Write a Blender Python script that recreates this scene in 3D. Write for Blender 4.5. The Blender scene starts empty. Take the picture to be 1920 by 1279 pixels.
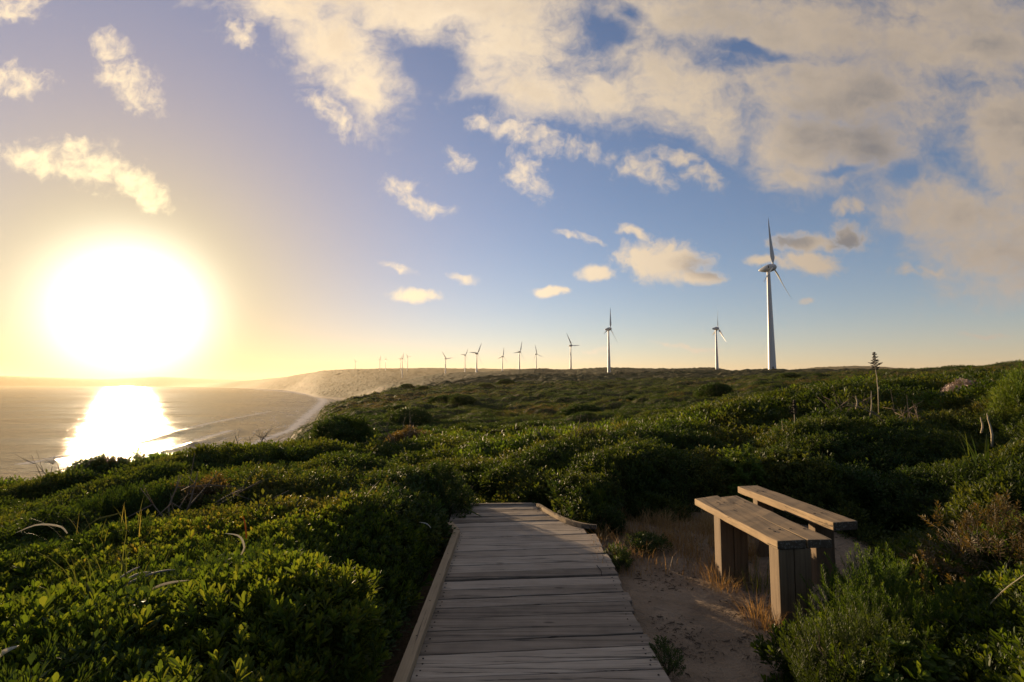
import bpy, bmesh, math, random
import numpy as np
from mathutils import Vector, Matrix, Euler

random.seed(11)
RNG = np.random.default_rng(11)
SC = bpy.context.scene
COL = SC.collection
R = math.radians

# ------------------------------------------------------------------ camera
CZ = 1.45
PITCH = math.atan(0.0805)
CP, SP = math.cos(PITCH), math.sin(PITCH)
F = 1000.0


def ts(px, py):
    """pixel of the 1920x1279 photograph -> (X/Y, (Z-CZ)/Y)"""
    a, b = (px - 960) / F, (639.5 - py) / F
    y = CP - b * SP
    return a / y, (SP + b * CP) / y


def at(px, py, Y):
    t, s = ts(px, py)
    return Vector((t * Y, Y, CZ + s * Y))


def onz(px, py, z):
    t, s = ts(px, py)
    Y = (z - CZ) / s
    return Vector((t * Y, Y, z))


cam = bpy.data.cameras.new('camera')
cam.sensor_width = 36.0
cam.lens = 36.0 * F / 1920
cam.clip_start = 0.05
cam.clip_end = 60000
camo = bpy.data.objects.new('camera', cam)
camo.location = (0, 0, CZ)
camo.rotation_euler = (R(90) + PITCH, 0, 0)
COL.objects.link(camo)
SC.camera = camo

SUN = Vector((-0.581, 0.807, 0.110)).normalized()
SUN_EL = math.asin(SUN.z)
SUN_AZ = math.atan2(SUN.x, SUN.y)

# ------------------------------------------------------------------ helpers


def tag(o, label=None, cat=None, group=None, kind=None):
    if label:
        o['label'] = label
    if cat:
        o['category'] = cat
    if group:
        o['group'] = group
    if kind:
        o['kind'] = kind
    return o


def empty(name, loc, label, cat, group=None):
    o = bpy.data.objects.new(name, None)
    o.empty_display_size = 0.1
    o.location = loc
    COL.objects.link(o)
    return tag(o, label, cat, group)


def link(name, me, parent=None, mats=()):
    o = bpy.data.objects.new(name, me)
    COL.objects.link(o)
    for m in mats:
        me.materials.append(m)
    if parent is not None:
        o.parent = parent
    return o


def mesh_np(name, V, faces, smooth=False, fsize=None):
    """V (n,3); faces (m,k) int array"""
    me = bpy.data.meshes.new(name)
    V = np.ascontiguousarray(V, dtype=np.float32)
    me.vertices.add(len(V))
    me.vertices.foreach_set('co', V.ravel())
    if faces is not None and len(faces):
        faces = np.ascontiguousarray(faces, dtype=np.int32)
        m, k = faces.shape
        me.loops.add(m * k)
        me.loops.foreach_set('vertex_index', faces.ravel())
        me.polygons.add(m)
        me.polygons.foreach_set('loop_start', np.arange(0, m * k, k, dtype=np.int32))
        me.polygons.foreach_set('loop_total', np.full(m, k, dtype=np.int32))
        me.polygons.foreach_set('use_smooth', np.full(m, smooth, dtype=bool))
    me.update(calc_edges=True)
    return me


def attr(me, name, typ, data):
    a = me.attributes.new(name, typ, 'POINT')
    key = 'vector' if typ == 'FLOAT_VECTOR' else 'value'
    a.data.foreach_set(key, np.ascontiguousarray(data).ravel())


def grid_faces(nr, nc):
    i = np.arange(nr - 1)[:, None] * nc + np.arange(nc - 1)[None, :]
    i = i.ravel()
    return np.stack([i, i + 1, i + nc + 1, i + nc], 1)


def h2(ix, iy, seed):
    n = (ix.astype(np.int64) * 374761393 + iy.astype(np.int64) * 668265263 + seed * 974634777) & 0xFFFFFFFF
    n = ((n ^ (n >> 13)) * 1274126177) & 0xFFFFFFFF
    n = ((n ^ (n >> 16)) * 2246822519) & 0xFFFFFFFF
    n = n ^ (n >> 15)
    return (n & 0xFFFFFF) / float(0x1000000)


def vnoise(x, y, seed=0):
    ix, iy = np.floor(x), np.floor(y)
    fx, fy = x - ix, y - iy
    fx = fx * fx * (3 - 2 * fx)
    fy = fy * fy * (3 - 2 * fy)
    a, b = h2(ix, iy, seed), h2(ix + 1, iy, seed)
    c, d = h2(ix, iy + 1, seed), h2(ix + 1, iy + 1, seed)
    return (a + (b - a) * fx) * (1 - fy) + (c + (d - c) * fx) * fy


def fbm(x, y, seed=0, octv=4):
    s, amp, tot = 0, 0.5, 0
    for k in range(octv):
        s = s + amp * vnoise(x * 2 ** k + 17.3 * k, y * 2 ** k - 9.1 * k, seed + k)
        tot += amp
        amp *= 0.5
    return s / tot


def domes(x, y, cell, seed=0):
    """rounded shrub tops: the highest of jittered hemispheres"""
    X, Y = x / cell, y / cell
    ix, iy = np.floor(X), np.floor(Y)
    out = np.zeros_like(X)
    for dx in (-1, 0, 1):
        for dy in (-1, 0, 1):
            cx, cy = ix + dx, iy + dy
            px = cx + h2(cx, cy, seed)
            py = cy + h2(cx, cy, seed + 1)
            r = 0.45 + 0.55 * h2(cx, cy, seed + 2)
            hh = 0.45 + 0.55 * h2(cx, cy, seed + 3)
            q = 1 - ((X - px) ** 2 + (Y - py) ** 2) / (r * r)
            out = np.maximum(out, hh * np.sqrt(np.maximum(q, 0)))
    return out


def sstep(a, b, x):
    u = np.clip((x - a) / (b - a), 0, 1)
    return u * u * (3 - 2 * u)


class NT:
    """short hand for node trees"""

    def __init__(self, tree):
        self.t = tree
        tree.nodes.clear()

    def n(self, typ, ins=None, **props):
        nd = self.t.nodes.new(typ)
        for k, v in props.items():
            setattr(nd, k, v)
        for k, v in (ins or {}).items():
            self.set(nd, k, v)
        return nd

    def set(self, nd, k, v):
        sock = nd.inputs[k]
        if isinstance(v, bpy.types.NodeSocket):
            self.t.links.new(v, sock)
        elif isinstance(v, bpy.types.Node):
            self.t.links.new(v.outputs[0], sock)
        else:
            if sock.type == 'RGBA' and len(v) == 3:
                v = (*v, 1)
            sock.default_value = v

    def math(self, op, a, b=None, c=None, clamp=False):
        nd = self.n('ShaderNodeMath', operation=op, use_clamp=clamp)
        self.set(nd, 0, a)
        if b is not None:
            self.set(nd, 1, b)
        if c is not None:
            self.set(nd, 2, c)
        return nd.outputs[0]

    def vmath(self, op, a, b=None, out=0, scale=None):
        nd = self.n('ShaderNodeVectorMath', operation=op)
        self.set(nd, 0, a)
        if b is not None:
            self.set(nd, 1, b)
        if scale is not None:
            self.set(nd, 'Scale', scale)
        return nd.outputs[out]

    def mix(self, fac, a, b, blend='MIX'):
        nd = self.n('ShaderNodeMix', data_type='RGBA', blend_type=blend)
        self.set(nd, 0, fac)
        self.set(nd, 6, a)
        self.set(nd, 7, b)
        return nd.outputs[2]

    def rng(self, x, a, b, c=0.0, d=1.0, interp='SMOOTHSTEP'):
        nd = self.n('ShaderNodeMapRange', interpolation_type=interp)
        for i, v in enumerate((x, a, b, c, d)):
            self.set(nd, i, v)
        return nd.outputs[0]

    def noise(self, vec, scale, detail=4, rough=0.55, dist=0.0):
        nd = self.n('ShaderNodeTexNoise')
        if vec is not None:
            self.set(nd, 'Vector', vec)
        self.set(nd, 'Scale', scale)
        self.set(nd, 'Detail', detail)
        self.set(nd, 'Roughness', rough)
        self.set(nd, 'Distortion', dist)
        return nd.outputs[0]

    def ramp(self, fac, stops):
        nd = self.n('ShaderNodeValToRGB')
        self.set(nd, 0, fac)
        el = nd.color_ramp.elements
        while len(el) < len(stops):
            el.new(0.5)
        for e, (p, c) in zip(el, stops):
            e.position = p
            e.color = (*c, 1)
        return nd.outputs[0]


def new_mat(name):
    m = bpy.data.materials.new(name)
    m.use_nodes = True
    return m, NT(m.node_tree)


def finish(nt, shader):
    out = nt.n('ShaderNodeOutputMaterial')
    nt.set(out, 'Surface', shader)


def principled(nt, color, rough=0.8, normal=None, spec=0.3):
    p = nt.n('ShaderNodeBsdfPrincipled')
    nt.set(p, 'Base Color', color)
    nt.set(p, 'Roughness', rough)
    nt.set(p, 'Specular IOR Level', spec)
    if normal is not None:
        nt.set(p, 'Normal', normal)
    return p.outputs[0]


def bump(nt, height, strength, dist):
    b = nt.n('ShaderNodeBump')
    nt.set(b, 'Height', height)
    nt.set(b, 'Strength', strength)
    nt.set(b, 'Distance', dist)
    return b.outputs[0]


# ------------------------------------------------------------------ materials
def leaf_mat(name, stops, trans=0.45, rough=0.5, patch=0.5, spec=0.2, tmul=(1.55, 1.35, 0.45, 1)):
    m, nt = new_mat(name)
    oi = nt.n('ShaderNodeObjectInfo')
    geo = nt.n('ShaderNodeNewGeometry')
    rnd = nt.math('ADD', nt.math('MULTIPLY', oi.outputs['Random'], 0.45),
                  nt.math('MULTIPLY', geo.outputs['Random Per Island'], 0.55))
    pn = nt.noise(geo.outputs['Position'], 0.55, 3)
    pn = nt.rng(pn, 0.35, 0.65)
    fac = nt.math('ADD', nt.math('MULTIPLY', rnd, 1 - patch), nt.math('MULTIPLY', pn, patch))
    c = nt.ramp(fac, stops)
    p = nt.n('ShaderNodeBsdfPrincipled')
    nt.set(p, 'Base Color', c)
    nt.set(p, 'Roughness', rough)
    nt.set(p, 'Specular IOR Level', spec)
    tr = nt.n('ShaderNodeBsdfTranslucent')
    nt.set(tr, 'Color', nt.mix(1.0, c, tmul, 'MULTIPLY'))
    mx = nt.n('ShaderNodeMixShader')
    nt.set(mx, 0, trans)
    nt.set(mx, 1, p.outputs[0])
    nt.set(mx, 2, tr.outputs[0])
    finish(nt, mx.outputs[0])
    return m


M = {}
M['leaf'] = leaf_mat('scrub_leaf', [(0.1, (0.018, 0.036, 0.008)), (0.45, (0.036, 0.058, 0.011)), (0.75, (0.066, 0.080, 0.017)), (0.95, (0.115, 0.098, 0.03))], trans=0.48)
M['leaf_broad'] = leaf_mat('broad_leaf', [(0.1, (0.024, 0.048, 0.009)), (0.5, (0.050, 0.082, 0.014)), (0.8, (0.092, 0.114, 0.020)), (0.97, (0.17, 0.12, 0.03))], trans=0.6, rough=0.5, patch=0.25)
M['leaf_dark'] = leaf_mat('dark_leaf', [(0.1, (0.018, 0.038, 0.008)), (0.6, (0.032, 0.058, 0.011)), (0.95, (0.07, 0.085, 0.02))], trans=0.4, patch=0.2)
M['leaf_bright'] = leaf_mat('bright_leaf', [(0.1, (0.040, 0.080, 0.012)), (0.6, (0.075, 0.12, 0.018)), (0.95, (0.14, 0.15, 0.03))], trans=0.5, patch=0.2)
M['leaf_dry'] = leaf_mat('dry_leaf', [(0.1, (0.06, 0.05, 0.022)), (0.5, (0.11, 0.075, 0.03)), (0.95, (0.17, 0.12, 0.06))], trans=0.35, patch=0.2)
M['leaf_pink'] = leaf_mat('pale_seed_head', [(0.1, (0.20, 0.13, 0.10)), (0.5, (0.32, 0.22, 0.17)), (0.95, (0.5, 0.42, 0.37))], trans=0.25, patch=0.1, tmul=(1, 1, 1, 1))
M['grass_dry'] = leaf_mat('dry_grass_blade', [(0.1, (0.16, 0.10, 0.042)), (0.5, (0.30, 0.195, 0.085)), (0.95, (0.44, 0.32, 0.16))], trans=0.35, rough=0.6, patch=0.2, tmul=(1.15, 1.0, 0.7, 1))
M['blade_grey'] = leaf_mat('grey_strap_blade', [(0.1, (0.07, 0.07, 0.04)), (0.6, (0.16, 0.145, 0.10)), (0.95, (0.30, 0.27, 0.20))], trans=0.3, rough=0.5, patch=0.1, tmul=(1, 1, .8, 1))
M['grass_green'] = leaf_mat('strap_blade', [(0.1, (0.06, 0.085, 0.02)), (0.6, (0.12, 0.13, 0.04)), (0.95, (0.22, 0.19, 0.08))], trans=0.4, rough=0.5, patch=0.1)
M['blade_pale'] = leaf_mat('pale_dead_blade', [(0.1, (0.50, 0.46, 0.36)), (0.6, (0.62, 0.58, 0.48)), (0.95, (0.72, 0.68, 0.58))], trans=0.45, rough=0.4, patch=0.1, tmul=(1.0, 1.0, 0.95, 1))
M['blade_orange'] = leaf_mat('orange_blade', [(0.1, (0.30, 0.12, 0.02)), (0.9, (0.40, 0.22, 0.04))], trans=0.4, rough=0.5, patch=0.1, tmul=(1.1, 1, .7, 1))


def bark_mat(name, c0, c1):
    m, nt = new_mat(name)
    geo = nt.n('ShaderNodeNewGeometry')
    n = nt.noise(geo.outputs['Position'], 30, 4)
    finish(nt, principled(nt, nt.mix(n, c0, c1), 0.85))
    return m


M['twig'] = bark_mat('twig_bark', (0.07, 0.05, 0.035), (0.16, 0.12, 0.085))
M['twig_grey'] = bark_mat('grey_dead_wood', (0.16, 0.14, 0.12), (0.32, 0.28, 0.24))
M['stalk'] = bark_mat('pale_stalk', (0.30, 0.24, 0.15), (0.45, 0.37, 0.25))
M['litter'] = bark_mat('dry_litter', (0.025, 0.018, 0.013), (0.12, 0.085, 0.055))
M['seed'] = bark_mat('dark_seed_head', (0.008, 0.006, 0.005), (0.022, 0.016, 0.012))


def wood_mat(name, axis, stops, dark=0.5):
    """weathered timber, grain running along axis 0 (x) or 1 (y) or 2 (z)"""
    m, nt = new_mat(name)
    geo = nt.n('ShaderNodeNewGeometry')
    tc = nt.n('ShaderNodeTexCoord')
    rnd = geo.outputs['Random Per Island']
    off = nt.n('ShaderNodeCombineXYZ')
    for k in range(3):
        nt.set(off, k, nt.math('MULTIPLY', rnd, 37.0 + 11 * k))
    v = nt.vmath('ADD', tc.outputs['Object'], off.outputs[0])
    sc = [42.0, 42.0, 42.0]
    sc[axis] = 1.1
    g = nt.vmath('MULTIPLY', v, tuple(sc))
    grain = nt.noise(g, 1.0, 6, 0.62, 0.35)
    sc2 = [150.0, 150.0, 150.0]
    sc2[axis] = 4.0
    fine = nt.noise(nt.vmath('MULTIPLY', v, tuple(sc2)), 1.0, 3, 0.6)
    blot = nt.noise(v, 5.0, 4, 0.6)
    sc3 = [26.0, 26.0, 26.0]
    sc3[axis] = 0.9
    crack = nt.noise(nt.vmath('MULTIPLY', v, tuple(sc3)), 1.0, 5, 0.7, 0.5)
    crk = nt.rng(crack, 0.36, 0.43)
    f = nt.math('ADD', nt.math('MULTIPLY', grain, 0.55), nt.math('MULTIPLY', rnd, 0.34))
    f = nt.math('ADD', f, nt.math('MULTIPLY', blot, 0.25))
    col = nt.ramp(f, stops)
    col = nt.mix(nt.math('MULTIPLY', nt.math('SUBTRACT', 1.0, fine), 0.5), col, (0.35, 0.33, 0.30, 1), 'MULTIPLY')
    col = nt.mix(nt.math('MULTIPLY', nt.math('SUBTRACT', 1.0, crk), 0.3 if axis == 2 else 0.8), col, (0.03, 0.025, 0.02, 1))
    # knots and weather stains
    vo = nt.n('ShaderNodeTexVoronoi')
    sc4 = [5.0, 5.0, 5.0]
    sc4[axis] = 1.8
    nt.set(vo, 'Vector', nt.vmath('MULTIPLY', v, tuple(sc4)))
    nt.set(vo, 'Scale', 1.0)
    kn = nt.rng(vo.outputs['Distance'], 0.03, 0.09)
    col = nt.mix(nt.math('MULTIPLY', nt.math('SUBTRACT', 1.0, kn), 0.75), col, (0.045, 0.033, 0.024, 1))
    # weathered, lichen-dark end grain, with shade on the end faces painted in
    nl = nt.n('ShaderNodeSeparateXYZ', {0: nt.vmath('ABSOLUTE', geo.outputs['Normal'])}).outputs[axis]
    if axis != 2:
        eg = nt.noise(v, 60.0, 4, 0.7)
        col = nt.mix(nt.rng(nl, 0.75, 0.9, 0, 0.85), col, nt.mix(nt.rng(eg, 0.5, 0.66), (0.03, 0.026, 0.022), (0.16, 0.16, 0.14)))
    hgt = nt.math('ADD', nt.math('MULTIPLY', grain, 0.6), nt.math('ADD', nt.math('MULTIPLY', fine, 0.35), crk))
    finish(nt, principled(nt, col, 0.82, bump(nt, hgt, 0.55, 0.004), 0.25))
    return m


DECK_STOPS = [(0.26, (0.080, 0.060, 0.044)), (0.52, (0.265, 0.210, 0.158)), (0.82, (0.48, 0.40, 0.315))]
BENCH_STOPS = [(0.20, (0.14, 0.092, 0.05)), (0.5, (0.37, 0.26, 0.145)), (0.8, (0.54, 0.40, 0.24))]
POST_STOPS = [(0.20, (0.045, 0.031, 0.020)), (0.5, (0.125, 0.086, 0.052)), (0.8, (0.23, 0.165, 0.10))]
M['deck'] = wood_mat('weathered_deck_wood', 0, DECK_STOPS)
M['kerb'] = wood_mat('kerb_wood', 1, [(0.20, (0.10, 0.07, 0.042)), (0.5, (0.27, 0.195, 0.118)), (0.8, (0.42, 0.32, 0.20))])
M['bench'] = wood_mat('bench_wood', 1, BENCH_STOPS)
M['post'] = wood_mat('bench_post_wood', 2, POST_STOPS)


def flat_mat(name, c, rough=0.6, spec=0.3):
    m, nt = new_mat(name)
    geo = nt.n('ShaderNodeNewGeometry')
    n = nt.noise(geo.outputs['Position'], 14, 4)
    finish(nt, principled(nt, nt.mix(n, tuple(x * 0.7 for x in c), tuple(min(1, x * 1.25) for x in c)), rough, None, spec))
    return m


M['iron'] = flat_mat('rusty_iron', (0.035, 0.026, 0.02), 0.7)
M['vent'] = flat_mat('dark_vent', (0.05, 0.052, 0.055), 0.6)

m, nt = new_mat('turbine_paint')
tc = nt.n('ShaderNodeTexCoord')
n1 = nt.noise(nt.vmath('MULTIPLY', tc.outputs['Object'], (0.5, 0.5, 0.08)), 1.0, 4)
finish(nt, principled(nt, nt.mix(nt.rng(n1, 0.35, 0.7), (0.31, 0.325, 0.345), (0.37, 0.385, 0.405)), 0.38, None, 0.4))
M['turbine'] = m

# sand
m, nt = new_mat('sand')
geo = nt.n('ShaderNodeNewGeometry')
P = geo.outputs['Position']
n1 = nt.noise(P, 3.0, 5, 0.6)
n2 = nt.noise(P, 90.0, 3, 0.7)
n3 = nt.noise(P, 11.0, 5, 0.65)
c = nt.mix(nt.rng(n1, 0.3, 0.7), (0.20, 0.148, 0.102), (0.31, 0.238, 0.168))
c = nt.mix(nt.math('MULTIPLY', nt.rng(n2, 0.55, 0.7), 0.5), c, (0.20, 0.13, 0.085))
# soil away from the trodden clearing is dark litter (attribute 'litter')
at_ = nt.n('ShaderNodeAttribute', attribute_name='litter')
lf = nt.math('ADD', at_.outputs['Fac'], nt.math('MULTIPLY', nt.math('SUBTRACT', n3, 0.5), 0.9))
c = nt.mix(nt.rng(lf, 0.35, 0.65), c, nt.mix(n2, (0.05, 0.035, 0.02), (0.11, 0.08, 0.045)))
hgt = nt.math('ADD', nt.math('MULTIPLY', n3, 1.0), nt.math('MULTIPLY', n2, 0.12))
finish(nt, principled(nt, c, 0.95, bump(nt, hgt, 1.0, 0.09), 0.1))
M['sand'] = m

# far heath, cliffs and beach
m, nt = new_mat('heath_land')
geo = nt.n('ShaderNodeNewGeometry')
P = geo.outputs['Position']
sx = nt.n('ShaderNodeSeparateXYZ', {0: P})
nz = nt.n('ShaderNodeSeparateXYZ', {0: geo.outputs['True Normal']}).outputs[2]
bl = nt.noise(P, 0.035, 4, 0.55)
md = nt.noise(P, 0.35, 4, 0.6)
fn = nt.noise(P, 2.2, 4, 0.65)
f = nt.math('ADD', nt.math('MULTIPLY', md, 0.5), nt.math('MULTIPLY', bl, 0.5))
c = nt.ramp(f, [(0.34, (0.026, 0.033, 0.010)), (0.47, (0.046, 0.049, 0.014)), (0.56, (0.074, 0.062, 0.020)), (0.66, (0.10, 0.070, 0.030))])
c = nt.mix(nt.rng(fn, 0.3, 0.7, 0.65, 0.0), c, (0.016, 0.02, 0.008))
shell = nt.n('ShaderNodeAttribute', attribute_name='cliff')
cl = nt.mix(fn, (0.17, 0.12, 0.075), (0.32, 0.24, 0.16))
cf = nt.math('MULTIPLY', shell.outputs['Fac'], nt.rng(md, 0.3, 0.6))
c = nt.mix(cf, c, cl)
bz = nt.rng(nt.math('ADD', sx.outputs[2], nt.math('MULTIPLY', md, 3.0)), -41.0, -38.0)
c = nt.mix(bz, (0.15, 0.12, 0.09), c)
hgt = nt.math('ADD', fn, nt.math('MULTIPLY', md, 2.0))
finish(nt, principled(nt, c, 0.9, bump(nt, hgt, 0.6, 0.5), 0.12))
M['heath'] = m

# dark interior below the leaf shell of the scrub
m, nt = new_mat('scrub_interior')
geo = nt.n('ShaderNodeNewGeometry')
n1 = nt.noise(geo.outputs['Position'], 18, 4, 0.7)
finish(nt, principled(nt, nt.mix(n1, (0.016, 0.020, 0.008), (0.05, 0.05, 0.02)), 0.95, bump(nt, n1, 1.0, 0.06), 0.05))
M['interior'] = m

# sea
m, nt = new_mat('sea_water')
geo = nt.n('ShaderNodeNewGeometry')
P = geo.outputs['Position']
v = nt.vmath('MULTIPLY', P, (1.0, 1.0, 1.0))
w1 = nt.noise(nt.vmath('MULTIPLY', P, (0.030, 0.055, 0.03)), 1.0, 5, 0.6, 0.4)
w2 = nt.noise(nt.vmath('MULTIPLY', P, (0.16, 0.30, 0.2)), 1.0, 5, 0.65, 0.3)
w3 = nt.noise(nt.vmath('MULTIPLY', P, (1.1, 1.6, 1.0)), 1.0, 3, 0.6)
hgt = nt.math('ADD', nt.math('MULTIPLY', w1, 6.0), nt.math('ADD', nt.math('MULTIPLY', w2, 2.2), nt.math('MULTIPLY', w3, 0.35)))
fo = nt.n('ShaderNodeAttribute', attribute_name='foam').outputs['Fac']
fnz = nt.noise(nt.vmath('MULTIPLY', P, (0.10, 0.16, 0.1)), 1.0, 6, 0.7, 1.2)
ff = nt.rng(nt.math('ADD', fo, nt.math('MULTIPLY', nt.math('SUBTRACT', fnz, 0.5), 1.4)), 0.42, 0.72)
c = nt.mix(ff, (0.030, 0.034, 0.034), (0.55, 0.52, 0.48))
nrm = bump(nt, hgt, 0.34, 1.0)
df = nt.n('ShaderNodeBsdfDiffuse', {'Color': c})
gl = nt.n('ShaderNodeBsdfGlossy', {'Color': (0.66, 0.64, 0.60, 1), 'Normal': nrm})
wp = nt.noise(nt.vmath('MULTIPLY', P, (0.004, 0.012, 0.01)), 1.0, 4, 0.6, 0.6)
nt.set(gl, 'Roughness', nt.rng(wp, 0.35, 0.68, 0.05, 0.17))
fr = nt.n('ShaderNodeFresnel', {'IOR': 1.33, 'Normal': nrm})
mx = nt.n('ShaderNodeMixShader')
nt.set(mx, 0, nt.math('MULTIPLY', nt.math('MULTIPLY', fr.outputs[0], 0.75), nt.math('SUBTRACT', 1.0, nt.math('MULTIPLY', ff, 0.75))))
nt.set(mx, 1, df.outputs[0])
nt.set(mx, 2, gl.outputs[0])
finish(nt, mx.outputs[0])
M['sea'] = m

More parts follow.
